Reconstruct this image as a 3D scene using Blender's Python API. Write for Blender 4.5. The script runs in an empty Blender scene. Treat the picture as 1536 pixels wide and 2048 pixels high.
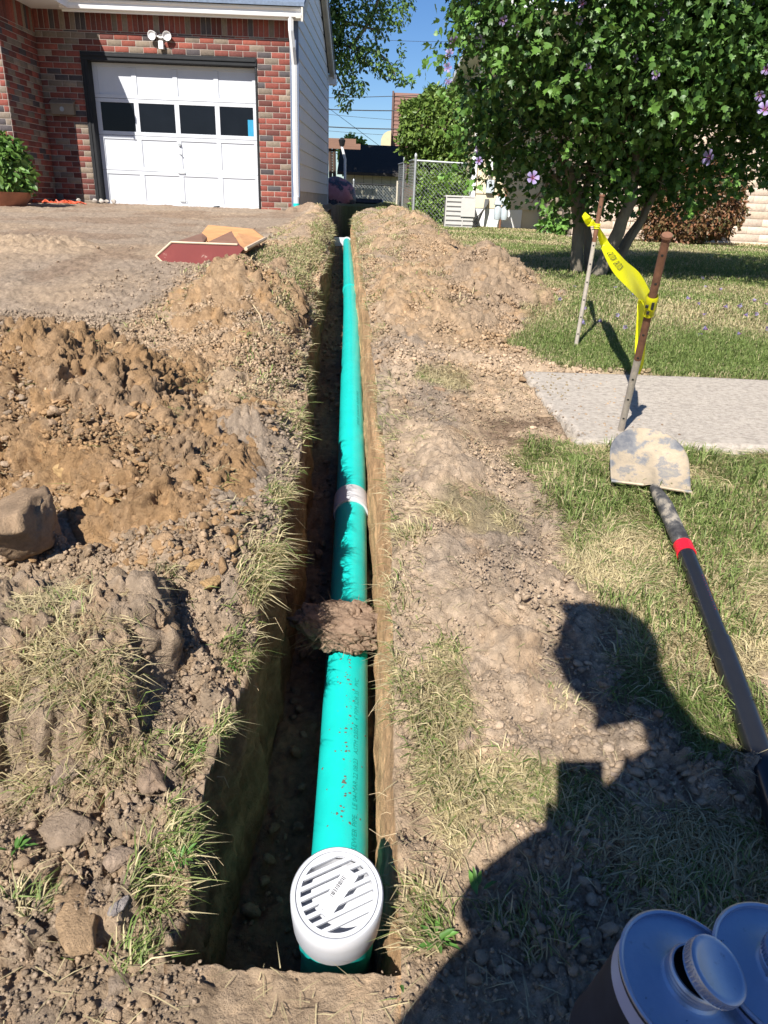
import bpy, math, random
import numpy as np
from mathutils import Vector, Matrix
random.seed(7); RNG = np.random.default_rng(11)
scene = bpy.context.scene
COL = scene.collection
PI = math.pi

# ------------------------------------------------------------------ camera
FPX = 1430.0                       # focal length in photo pixels (1536 x 2048)
PIT, ROL = math.radians(23.4), math.radians(2.3)
CF = np.array([0, math.cos(PIT), -math.sin(PIT)])
_U0 = np.array([0, math.sin(PIT), math.cos(PIT)]); _X = np.array([1.0, 0, 0])
CR = math.cos(ROL)*_X + math.sin(ROL)*_U0
CU = -math.sin(ROL)*_X + math.cos(ROL)*_U0
CC = np.array([0, 0, 1.0])
cd = bpy.data.cameras.new('camera'); cam = bpy.data.objects.new('camera', cd); COL.objects.link(cam)
cd.sensor_fit = 'VERTICAL'; cd.sensor_height = 24.0; cd.lens = FPX/2048*24.0
cd.clip_start = 0.02; cd.clip_end = 600
cam.matrix_world = Matrix(((CR[0], CU[0], -CF[0], CC[0]), (CR[1], CU[1], -CF[1], CC[1]), (CR[2], CU[2], -CF[2], CC[2]), (0, 0, 0, 1)))
scene.camera = cam
cd.dof.use_dof = True; cd.dof.focus_distance = 3.2; cd.dof.aperture_fstop = 18.0

# ------------------------------------------------------------------ light
EL, AZ = math.radians(42.5), math.radians(21.5)
SUN = Vector((math.sin(AZ)*math.cos(EL), math.cos(AZ)*math.cos(EL), -math.sin(EL)))
w = bpy.data.worlds.new('World'); scene.world = w; w.use_nodes = True
nt = w.node_tree; bg = nt.nodes['Background']
sky = nt.nodes.new('ShaderNodeTexSky'); sky.sky_type = 'NISHITA'; sky.sun_disc = False
sky.sun_elevation = EL; sky.sun_rotation = math.atan2(-SUN.x, -SUN.y)
sky.altitude = 300; sky.air_density = 1.0; sky.dust_density = 0.25; sky.ozone_density = 5.0
hs_ = nt.nodes.new('ShaderNodeHueSaturation'); hs_.inputs['Saturation'].default_value = 1.18; hs_.inputs['Hue'].default_value = .508; nt.links.new(sky.outputs[0], hs_.inputs['Color']); nt.links.new(hs_.outputs[0], bg.inputs[0]); bg.inputs[1].default_value = 0.064
sl = bpy.data.lights.new('sun', 'SUN'); sl.energy = 5.0; sl.angle = math.radians(0.5); sl.color = (1.0, 0.95, 0.87)
so = bpy.data.objects.new('sun', sl); COL.objects.link(so); so.rotation_euler = SUN.to_track_quat('-Z', 'Y').to_euler(); so.location = (-5, -8, 12)
scene.view_settings.view_transform = 'Standard'; scene.view_settings.look = 'None'
scene.view_settings.exposure = 0.86; scene.view_settings.gamma = 1
scene.cycles.max_bounces = 6; scene.cycles.diffuse_bounces = 3; scene.cycles.glossy_bounces = 3
scene.cycles.transmission_bounces = 4; scene.cycles.transparent_max_bounces = 8

# ------------------------------------------------------------------ pixel -> world
def ray(px, py): return CF + CR*(px-768)/FPX + CU*(1024-py)/FPX
def atY(px, py, Y): d = ray(px, py); return CC + d*Y/d[1]
def atD(px, py, D): return CC + ray(px, py)*D

# ------------------------------------------------------------------ numpy noise
def _h(ix, iy, iz, s):
    a = (ix.astype(np.int64)*374761393 + iy.astype(np.int64)*668265263 + iz*2147483647 + s*974711) & 0xffffffff
    a = ((a ^ (a >> 13))*1274126177) & 0xffffffff
    a = ((a ^ (a >> 16))*2246822519) & 0xffffffff
    return ((a ^ (a >> 15)) & 0xffffff)/float(0xffffff)
def vn2(x, y, s=0):
    ix = np.floor(x); iy = np.floor(y); fx = x-ix; fy = y-iy
    fx = fx*fx*fx*(fx*(fx*6-15)+10); fy = fy*fy*fy*(fy*(fy*6-15)+10)
    a = _h(ix, iy, 0, s); b = _h(ix+1, iy, 0, s); c = _h(ix, iy+1, 0, s); d = _h(ix+1, iy+1, 0, s)
    return (a+(b-a)*fx)*(1-fy)+(c+(d-c)*fx)*fy
def fbm2(x, y, o=4, s=0):
    t = 0; a = .5; n = 0
    for i in range(o):
        t = t+a*vn2(x*2**i+i*17.3, y*2**i-i*9.1, s+i); n += a; a *= .5
    return t/n
def vn3(x, y, z, s=0):
    iz = np.floor(z); fz = z-iz; fz = fz*fz*(3-2*fz); iz = iz.astype(np.int64)
    def pl(k):
        ix = np.floor(x); iy = np.floor(y); fx = x-ix; fy = y-iy
        fx = fx*fx*(3-2*fx); fy = fy*fy*(3-2*fy)
        a = _h(ix, iy, k, s); b = _h(ix+1, iy, k, s); c = _h(ix, iy+1, k, s); d = _h(ix+1, iy+1, k, s)
        return (a+(b-a)*fx)*(1-fy)+(c+(d-c)*fx)*fy
    p = pl(iz); return p+(pl(iz+1)-p)*fz
def fbm3(p, f, o=3, s=0):
    t = 0; a = .5; n = 0
    for i in range(o):
        q = p*f*2**i+i*7.7; t = t+a*vn3(q[:, 0], q[:, 1], q[:, 2], s+i); n += a; a *= .5
    return t/n
def clod(x, y, cell, s, dens=.8, flat=.8):
    u = x/cell; v = y/cell; ix = np.floor(u); iy = np.floor(v); best = np.zeros_like(u)
    for dx in (-1, 0, 1):
        for dy in (-1, 0, 1):
            jx = ix+dx; jy = iy+dy
            cx = jx+.15+.7*_h(jx, jy, 1, s); cy = jy+.15+.7*_h(jx, jy, 2, s); r = .22+.5*_h(jx, jy, 3, s)
            r = np.where(_h(jx, jy, 4, s) < dens, r, 0.0); k = .6+.8*_h(jx, jy, 5, s)
            du = (u-cx); dv = (v-cy); d2 = (du*du*k+dv*dv/k)
            best = np.maximum(best, np.sqrt(np.maximum(r*r-d2, 0)))
    return best*cell*flat
def blocks(x, y, cell, s, crack=.16):
    """angular soil aggregates: tilted cell tops with cracks between them"""
    w = cell*.5; x = x+(fbm2(x/cell*1.3, y/cell*1.3, 2, s+50)-.5)*w; y = y+(fbm2(x/cell*1.3+31, y/cell*1.3, 2, s+51)-.5)*w
    u = x/cell; v = y/cell; ix = np.floor(u); iy = np.floor(v); f1 = np.full(u.shape, 9.0); f2 = np.full(u.shape, 9.0); hh = np.zeros_like(u)
    for dx in (-1, 0, 1):
        for dy in (-1, 0, 1):
            jx = ix+dx; jy = iy+dy; cx = jx+.1+.8*_h(jx, jy, 1, s); cy = jy+.1+.8*_h(jx, jy, 2, s); du = u-cx; dv = v-cy; d = np.sqrt(du*du+dv*dv)
            top = _h(jx, jy, 3, s)**1.5*.62+du*(_h(jx, jy, 4, s)-.5)*.7+dv*(_h(jx, jy, 5, s)-.5)*.7-.35*d*d
            top = np.where(_h(jx, jy, 6, s) < .13, top*.3-.45, top); m = d < f1; f2 = np.where(m, f1, np.minimum(f2, d)); hh = np.where(m, top, hh); f1 = np.where(m, d, f1)
    e = sstep(0, crack, f2-f1); return cell*.62*((hh+.1)*e-.14*(1-e))
def sstep(a, b, x):
    t = np.clip((x-a)/(b-a), 0, 1); return t*t*(3-2*t)

# ------------------------------------------------------------------ terrain
LY = [-1, 0, .67, 1, 1.33, 2, 2.67, 3.5, 4.9, 7, 9, 12, 13.2, 16, 20, 30, 100, 400]
LD = [1.0, .967, .887, .83, .753, .653, .56, .46, .36, .31, .28, .22, .19, .13, .05, 0, -.2, -.2]
RY = [-1, 0, .67, 1, 1.33, 2, 2.67, 4, 5.5, 8, 11, 14, 18, 24, 30, 100, 400]
RD = [1.0, .967, .887, .83, .753, .653, .573, .46, .41, .39, .385, .37, .30, .1, 0, -.2, -.2]
def G(x, y):
    l = np.interp(y, LY, LD); r = np.interp(y, RY, RD)
    return 1.0-(l+(r-l)*sstep(-.4, .6, x))
TLY = [.0, .62, .93, 1.2, 1.56, 1.95, 2.83, 4.2, 6.7, 9, 12, 13.5, 18]; TLX = [-.24, -.24, -.26, -.235, -.23, -.25, -.33, -.43, -.58, -.74, -.98, -1.40, -1.45]
TRY = [.0, .63, 1.05, 1.7, 2.35, 3.3, 4.25, 5.75, 9, 12, 13.5, 18]; TRX = [.045, .045, .03, .012, -.038, -.10, -.165, -.27, -.48, -.68, -.62, -.55]
PY_ = [.5, 1, 2, 3.3, 4.7, 6.2, 8, 11.6, 12.4, 14, 18]; PZ_ = [-.155, -.14, -.035, .15, .26, .34, .39, .445, .36, .28, .30]
PXY = [.6, 1.0, 1.25, 1.98, 2.72, 3.33, 4.74, 6.2, 7.9, 11.6, 14]; PX_ = [-.046, -.057, -.068, -.1, -.136, -.178, -.259, -.359, -.478, -.73, -.9]
def wig(y, s): return (vn2(y*7, y*0+s, 5)-.5)*.03+(vn2(y*28, y*0+s, 6)-.5)*.012
def TL(y): return np.interp(y, TLY, TLX)+wig(y, 1.3)
def TR(y): return np.interp(y, TRY, TRX)+wig(y, 7.7)*.28
def pipe_z(y): return np.interp(y, PY_, PZ_)
def pipe_x(y): return np.interp(y, PXY, PX_)

SLAB = (.50, 2.06, 2.69)     # left end x, front y, back y of the path at its left end
BXY = [1.9, 2.72, 3.1, 3.7, 4.5, 6, 9, 13, 16]; BXX = [.66, .72, .46, .74, .95, .78, .62, .45, .3]
def lawn_mask(x, y):
    n = (fbm2(x*4, y*4, 3, 40)-.5)*.35
    b = np.interp(y, BXY, BXX)+n
    m = sstep(-.04, .06, x-b)*sstep(2.70, 2.78, y+n*.15)
    back = sstep(14.6, 15.4, y)*sstep(-1.4, -1.1, x)
    return np.clip(m+back, 0, 1)
def turf_mask(x, y):           # dry turf this side of the path
    n = (fbm2(x*5, y*5, 4, 50)-.5)
    m = sstep(-.03, .05, x-(.40+n*.3-.05*(y-1.4)))*sstep(1.00, 1.13, y+n*.5)*(1-sstep(2.0, 2.07, y+n*.1))
    n2 = fbm2(x*9, y*9, 3, 52)
    p1 = np.exp(-(((x-.23)/.15)**2+((y-1.60)/.11)**2))
    p2 = np.exp(-(((x-.13)/.05)**2+((y-.98)/.24)**2))
    p3 = np.exp(-(((x-.27)/.14)**2+((y-.86)/.07)**2))
    p4 = np.exp(-(((x-.20)/.13)**2+((y-2.55)/.16)**2))*.9
    p5 = np.exp(-(((x-.52)/.2)**2+((y-.78)/.09)**2))
    q = np.maximum.reduce([p1, p2, p3, p4, p5])
    return np.clip(np.maximum(m, sstep(.35, .7, q*(.5+n2))), 0, 1)
def left_turf(x, y):
    n = fbm2(x*6, y*6, 3, 60)
    a = np.exp(-(((x+.72)/.22)**4+((y-4.9)/.75)**4))
    e = np.exp(-((x-(np.interp(y, TLY, TLX)-.10))/.09)**2)*sstep(2.6, 3.4, y)*.6
    return np.clip(sstep(.3, .6, np.maximum(a, e)*(.55+n*.9)), 0, 1)
def drive_mask(x, y):
    n = (fbm2(x*2, y*2, 3, 70)-.5)
    return sstep(0, .15, (-1.02-.03*(y-4))-x+n*.3)*sstep(2.75, 3.05, y+n*.4)
def micro(x, y):
    """clods, crumbs and undulation of the bare ground"""
    law = lawn_mask(x, y); dr = drive_mask(x, y); tf = turf_mask(x, y)
    rough = 1-np.clip(law*.93+dr*.55+tf*.7, 0, .95)
    rough = rough*np.where(y < .6, .45, 1.0)
    # hard flat soil beside the near right edge
    hard = np.exp(-(((x-.11)/.09)**2+((y-1.0)/.45)**2)); rough = rough*(1-.55*hard)
    leftb = (1-sstep(-.2, -.05, x)); rough = rough*(1+.45*leftb*sstep(.5, .7, y)*(1-sstep(3, 4, y)))
    wx = x+(fbm2(x*25, y*25, 2, 3)-.5)*.03; wy = y+(fbm2(x*25+9, y*25, 2, 4)-.5)*.03
    m1 = sstep(.35, .65, fbm2(x*3.1, y*3.1, 2, 8)); m2 = sstep(.3, .6, fbm2(x*5.3+4, y*5.3, 2, 9))
    h = (fbm2(x*2.2, y*2.2, 3, 1)-.5)*.06
    h = h+(fbm2(x*11, y*11, 4, 2)-.5)*.045
    h = h+blocks(wx, wy, .10, 21)*.45*m1+blocks(wx, wy, .045, 22)*.65*m2+blocks(wx, wy, .021, 23)*.75+blocks(wx, wy, .010, 24)*.8+(fbm2(x*130, y*130, 2, 25)-.5)*.004
    return h*rough+(1-rough)*((fbm2(x*3, y*3, 3, 31)-.5)*.02+(fbm2(x*40, y*40, 2, 32)-.5)*.006)+dr*clod(x, y, .022, 33, .4)*.22
def slab_zone(x, y):
    return sstep(-.02, .01, x-(SLAB[0]+(2.69-y)*.10))*sstep(2.03, 2.06, y)*(1-sstep(2.69, 2.72, y))

def edge_bank(x, y):
    """soil thrown up along both lips of the trench"""
    l = np.interp(y, TLY, TLX)-x; r = x-np.interp(y, TRY, TRX)
    n = fbm2(x*3, y*3, 3, 15)
    b = np.exp(-((l-.16)/.14)**2)*(.02+.07*n)*(l > 0)*sstep(.75, 1.2, y)*(1-sstep(8, 12, y)*.5)
    b = b*sstep(0, .06, l)
    c = np.exp(-((r-.14)/.12)**2)*(.005+.05*n)*(r > 0)*sstep(0, .05, r)*sstep(1.1, 1.6, y)
    d = -.09*np.exp(-(np.maximum(l, 0)/.13)**2)*sstep(2.0, 2.7, y)*(l > -.02)
    return b*(1-sstep(2.0, 2.4, y))+c+d
def ground_z(x, y):
    sz = slab_zone(x, y)
    return G(x, y)+(micro(x, y)+edge_bank(x, y))*(1-sz)-.03*sz

# soil colours (real albedos)
TAN = np.array([.41, .300, .200]); GREY = np.array([.32, .25, .187]); OCH = np.array([.33, .205, .105]); DRV = np.array([.345, .268, .198])
DARK = np.array([.12, .082, .055]); GRN = np.array([.13, .15, .055]); STRAW = np.array([.33, .27, .15])
def lerp(a, b, t): return a+(b-a)*t[:, None]
def soil_col(x, y, och=0.0):
    n = fbm2(x*2.3, y*2.3, 3, 80); n2 = fbm2(x*14, y*14, 3, 81); n3 = fbm2(x*60, y*60, 2, 82)
    c = np.repeat(TAN[None], len(x), 0)
    c = lerp(c, GREY, sstep(.4, .65, n)); lf = (1-sstep(-.3, -.1, x))*(1-sstep(1.2, 1.8, y))
    c = lerp(c, GREY*.95, lf*.6*sstep(.3, .5, n2))
    c = lerp(c, OCH, np.clip(och+sstep(.6, .75, n2)*.35, 0, 1))
    c = lerp(c, DRV*.92+(TAN*.95-DRV*.92)*0, drive_mask(x, y)*.95); c = lerp(c, TAN*.92, drive_mask(x, y)*np.clip(sstep(7, 4, y)*.0+(1-sstep(4.5, 8, y))*.7*sstep(.35, .6, fbm2(x*1.1, y*.8, 3, 84))+.5*sstep(.52, .62, fbm2(x*.8, y*.9, 3, 85)), 0, .85)); c = lerp(c, DARK*2, drive_mask(x, y)*sstep(.54, .68, fbm2(x*1.7, y*1.5, 4, 86))*.6)
    c = lerp(c, np.array([.50, .375, .26]), sstep(-.05, .05, x)*(1-sstep(2.6, 3.4, y))*sstep(.30, .55, fbm2(x*4, y*4, 3, 87))*.75)
    d1 = np.exp(-(((x-.42)/.16)**2+((y-2.12)/.12)**2)); c = lerp(c, DARK*1.5, np.clip(d1*sstep(.35, .6, n2)*1.6, 0, .85))
    c = lerp(c, GRN, lawn_mask(x, y)*.9); c = lerp(c, STRAW*.75, turf_mask(x, y)*.7); c = lerp(c, STRAW*.8, left_turf(x, y)*.6)
    return c*(.72+.56*n3)[:, None]*(.85+.3*n2)[:, None]

# ------------------------------------------------------------------ mesh helpers
def link(o, parent=None):
    COL.objects.link(o)
    if parent is not None: o.parent = parent
    return o
def np_mesh(name, V, F, mat, parent=None, col=None, smooth=False, uv=None):
    V = np.ascontiguousarray(V, dtype=np.float32); F = np.asarray(F, dtype=np.int32); k = F.shape[1]
    me = bpy.data.meshes.new(name)
    me.vertices.add(len(V)); me.vertices.foreach_set('co', V.ravel())
    me.loops.add(F.size); me.loops.foreach_set('vertex_index', F.ravel())
    me.polygons.add(len(F)); me.polygons.foreach_set('loop_start', np.arange(len(F), dtype=np.int32)*k)
    me.polygons.foreach_set('loop_total', np.full(len(F), k, dtype=np.int32))
    if smooth: me.polygons.foreach_set('use_smooth', np.ones(len(F), dtype=bool))
    me.update(calc_edges=True)
    if col is not None:
        a = me.color_attributes.new('Col', 'FLOAT_COLOR', 'POINT'); c = np.ones((len(V), 4), dtype=np.float32); c[:, :3] = col
        a.data.foreach_set('color', c.ravel())
    me.materials.append(mat)
    return link(bpy.data.objects.new(name, me), parent)
def grid_faces(nr, nc):
    i = np.arange((nr-1)*(nc-1)); r = i//(nc-1); c = i % (nc-1); a = r*nc+c
    return np.stack([a, a+1, a+nc+1, a+nc], 1)
class MB:
    def __init__(s): s.v = []; s.f = []
    def add(s, vs, fs):
        b = len(s.v); s.v += [tuple(map(float, v)) for v in vs]; s.f += [tuple(b+i for i in f) for f in fs]; return s
    def box(s, x0, x1, y0, y1, z0, z1):
        return s.add([(x0, y0, z0), (x1, y0, z0), (x1, y1, z0), (x0, y1, z0), (x0, y0, z1), (x1, y0, z1), (x1, y1, z1), (x0, y1, z1)],
                     [(0, 3, 2, 1), (4, 5, 6, 7), (0, 1, 5, 4), (1, 2, 6, 5), (2, 3, 7, 6), (3, 0, 4, 7)])
    def prism(s, pts, ext):
        """planar polygon (3-D points) extruded by vector ext"""
        n = len(pts); e = np.array(ext); q = [np.array(p) for p in pts]
        return s.add([*q, *[p+e for p in q]], [tuple(range(n))[::-1], tuple(range(n, 2*n))]+[(i, (i+1) % n, n+(i+1) % n, n+i) for i in range(n)])
    def tube(s, pts, rad, n=10, cap=True):
        pts = [np.array(p, float) for p in pts]; m = len(pts); rad = [rad]*m if np.isscalar(rad) else rad
        up = np.array([0, 0, 1.0]); vs = []
        t0 = pts[1]-pts[0]; t0 /= np.linalg.norm(t0)
        a = np.cross(t0, up if abs(t0[2]) < .9 else np.array([1.0, 0, 0])); a /= np.linalg.norm(a)
        for i in range(m):
            t = pts[min(i+1, m-1)]-pts[max(i-1, 0)]; t /= np.linalg.norm(t)+1e-9
            a = a-t*(a@t); a /= np.linalg.norm(a); b = np.cross(t, a)
            for k in range(n):
                th = 2*PI*k/n; vs.append(pts[i]+rad[i]*(a*math.cos(th)+b*math.sin(th)))
        fs = [(i*n+k, i*n+(k+1) % n, (i+1)*n+(k+1) % n, (i+1)*n+k) for i in range(m-1) for k in range(n)]
        if cap: fs += [tuple(range(n))[::-1], tuple((m-1)*n+k for k in range(n))]
        return s.add(vs, fs)
    def lathe(s, prof, o=(0, 0, 0), ax=(0, 0, 1), n=40, cap=False):
        """profile of (radius, height) turned round axis ax at o"""
        ax = np.array(ax, float); ax /= np.linalg.norm(ax); o = np.array(o, float)
        a = np.cross(ax, (0, 1, 0) if abs(ax[1]) < .9 else (1, 0, 0)); a /= np.linalg.norm(a); b = np.cross(ax, a)
        vs = [o+ax*h+r*(a*math.cos(2*PI*k/n)+b*math.sin(2*PI*k/n)) for r, h in prof for k in range(n)]
        fs = [(i*n+k, i*n+(k+1) % n, (i+1)*n+(k+1) % n, (i+1)*n+k) for i in range(len(prof)-1) for k in range(n)]
        if cap: fs += [tuple(range(n))[::-1], tuple((len(prof)-1)*n+k for k in range(n))]
        return s.add(vs, fs)
    def build(s, name, mat, parent=None, smooth=False, bevel=0):
        me = bpy.data.meshes.new(name); me.from_pydata(s.v, [], s.f); me.validate(); me.materials.append(mat)
        if smooth:
            me.polygons.foreach_set('use_smooth', [True]*len(me.polygons)); me.set_sharp_from_angle(angle=math.radians(38))
        o = link(bpy.data.objects.new(name, me), parent)
        if bevel:
            m = o.modifiers.new('bevel', 'BEVEL'); m.width = bevel; m.segments = 2; m.limit_method = 'ANGLE'
        return o
def tag(o, label=None, cat=None, group=None, kind=None):
    if label: o['label'] = label
    if cat: o['category'] = cat
    if group: o['group'] = group
    if kind: o['kind'] = kind
    return o
def thing(name, label, cat, loc=(0, 0, 0), group=None):
    o = bpy.data.objects.new(name, None); COL.objects.link(o); o.empty_display_size = .1
    return tag(o, label, cat, group)
def instances(tv, tf, P, B, S=None):
    """template verts (k,3) placed n times: P (n,3), B (n,3,3) rows = local axes, S (n,3)"""
    n = len(P); k = len(tv); T = np.repeat(tv[None], n, 0)
    if S is not None: T = T*(S[:, None, :] if S.ndim == 2 else S[:, None, None])
    V = np.einsum('nki,nij->nkj', T, B)+P[:, None]
    F = (np.asarray(tf)[None]+(np.arange(n)*k)[:, None, None]).reshape(-1, np.asarray(tf).shape[1])
    return V.reshape(-1, 3), F
def norm(a): return a/(np.linalg.norm(a, axis=-1, keepdims=True)+1e-9)
def basis(nrm, fwd):
    z = norm(nrm); x = norm(np.cross(fwd, z)); y = np.cross(z, x); return np.stack([x, y, z], 1)

# ------------------------------------------------------------------ materials
def mat(name, col=(.5, .5, .5), rough=.6, metal=0, var=.12, vs=8, bump=.0, bs=80, spec=.5, vcol=False, trans=0, coat=0, stops=None, stretch=None, darkdots=0):
    m = bpy.data.materials.new(name); m.use_nodes = True; n = m.node_tree.nodes; L = m.node_tree.links
    p = n['Principled BSDF']; p.inputs['Roughness'].default_value = rough; p.inputs['Metallic'].default_value = metal
    p.inputs['Specular IOR Level'].default_value = spec; p.inputs['Coat Weight'].default_value = coat
    tc = n.new('ShaderNodeTexCoord'); co = tc.outputs['Object']
    if stretch:
        mp = n.new('ShaderNodeMapping'); mp.inputs['Scale'].default_value = stretch; L.new(co, mp.inputs[0]); co = mp.outputs[0]
    nz = n.new('ShaderNodeTexNoise'); nz.inputs['Scale'].default_value = vs; nz.inputs['Detail'].default_value = 8; nz.inputs['Roughness'].default_value = .65; L.new(co, nz.inputs[0])
    if stops:
        rp = n.new('ShaderNodeValToRGB'); e = rp.color_ramp.elements
        while len(e) > 1: e.remove(e[0])
        e[0].position = stops[0][0]; e[0].color = (*stops[0][1], 1)
        for pos, c in stops[1:]: q = e.new(pos); q.color = (*c, 1)
        L.new(nz.outputs['Fac'], rp.inputs[0]); src = rp.outputs[0]
    else:
        if vcol: at = n.new('ShaderNodeAttribute'); at.attribute_name = 'Col'; base = at.outputs['Color']
        else: rgb = n.new('ShaderNodeRGB'); rgb.outputs[0].default_value = (*col, 1); base = rgb.outputs[0]
        mr = n.new('ShaderNodeMapRange'); mr.inputs[1].default_value = .25; mr.inputs[2].default_value = .75
        mr.inputs[3].default_value = 1-var; mr.inputs[4].default_value = 1+var; L.new(nz.outputs['Fac'], mr.inputs[0])
        vm = n.new('ShaderNodeVectorMath'); vm.operation = 'SCALE'; L.new(base, vm.inputs[0]); L.new(mr.outputs[0], vm.inputs[3]); src = vm.outputs[0]
    L.new(src, p.inputs['Base Color'])
    if bump:
        n2 = n.new('ShaderNodeTexNoise'); n2.inputs['Scale'].default_value = bs; n2.inputs['Detail'].default_value = 8; n2.inputs['Roughness'].default_value = .7; L.new(co, n2.inputs[0])
        b = n.new('ShaderNodeBump'); b.inputs['Strength'].default_value = 1; b.inputs['Distance'].default_value = bump; L.new(n2.outputs['Fac'], b.inputs['Height']); L.new(b.outputs[0], p.inputs['Normal'])
    if trans:
        tr = n.new('ShaderNodeBsdfTranslucent'); mx = n.new('ShaderNodeMixShader'); mx.inputs[0].default_value = trans
        L.new(src, tr.inputs[0]); L.new(p.outputs[0], mx.inputs[1]); L.new(tr.outputs[0], mx.inputs[2]); L.new(mx.outputs[0], n['Material Output'].inputs[0])
    return m
M_SOIL = mat('soil', rough=.95, vcol=True, var=.30, vs=70, bump=.010, bs=190, spec=.12)
M_CLOD = mat('clod', rough=.95, vcol=True, var=.25, vs=80, bump=.007, bs=200, spec=.12)
M_GRASS = mat('grass_blades', rough=.55, vcol=True, var=.1, vs=3, trans=.35, spec=.3)
M_LEAF = mat('leaves', rough=.45, vcol=True, var=.15, vs=5, trans=.22, spec=.4)
M_BRICK = mat('brick', rough=.85, vcol=True, var=.25, vs=30, bump=.004, bs=150, spec=.25)
M_MORTAR = mat('mortar', (.36, .31, .27), .95, var=.2, vs=12, bump=.003, bs=120, spec=.2)
M_WHITE = mat('white_paint', (.80, .80, .80), .45, var=.03, vs=4)
M_DOORW = mat('door_paint', (.49, .51, .55), .5, var=.05, vs=3, bump=.001, bs=25)
M_SIDING = mat('siding', (.58, .60, .64), .5, var=.05, vs=3, bump=.0015, bs=30)
M_BLACKP = mat('black_trim', (.014, .015, .017), .6, spec=.25, var=.3, vs=10, bump=.001, bs=50)
M_GLASSD = mat('dark_glass', (.008, .010, .014), .15, var=.2, vs=3, spec=.12)
M_CONC = mat('concrete', rough=.9, vs=55, bump=.005, bs=130, stretch=(1, 1.6, 1), spec=.2, stops=[(.28, (.22, .19, .165)), (.42, (.345, .305, .26)), (.54, (.425, .375, .32)), (.68, (.49, .435, .37))])
M_TEAL = mat('green_pvc', (.009, .48, .445), .34, var=.10, vs=14, spec=.5)
M_PVCW = mat('white_pvc', (.52, .53, .56), .35, var=.02, vs=6)
M_METAL = mat('bare_metal', (.42, .42, .42), .42, metal=.9, var=.2, vs=20, bump=.0006, bs=60)
M_RUST = mat('rusty_steel', (.20, .095, .055), .75, metal=.25, var=.4, vs=40, bump=.001, bs=300)
M_GALV = mat('galvanised', (.36, .38, .39), .5, metal=.6, var=.15, vs=10)
M_TAPE = mat('caution_tape', (.80, .78, .015), .35, var=.05, vs=8, trans=.35)
M_BLACKT = mat('black_print', (.02, .02, .02), .6, var=.05)
M_BARK = mat('bark', (.20, .17, .13), .9, var=.35, vs=18, bump=.01, bs=40, stretch=(1, 1, .3))
print('part1 ok')
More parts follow.
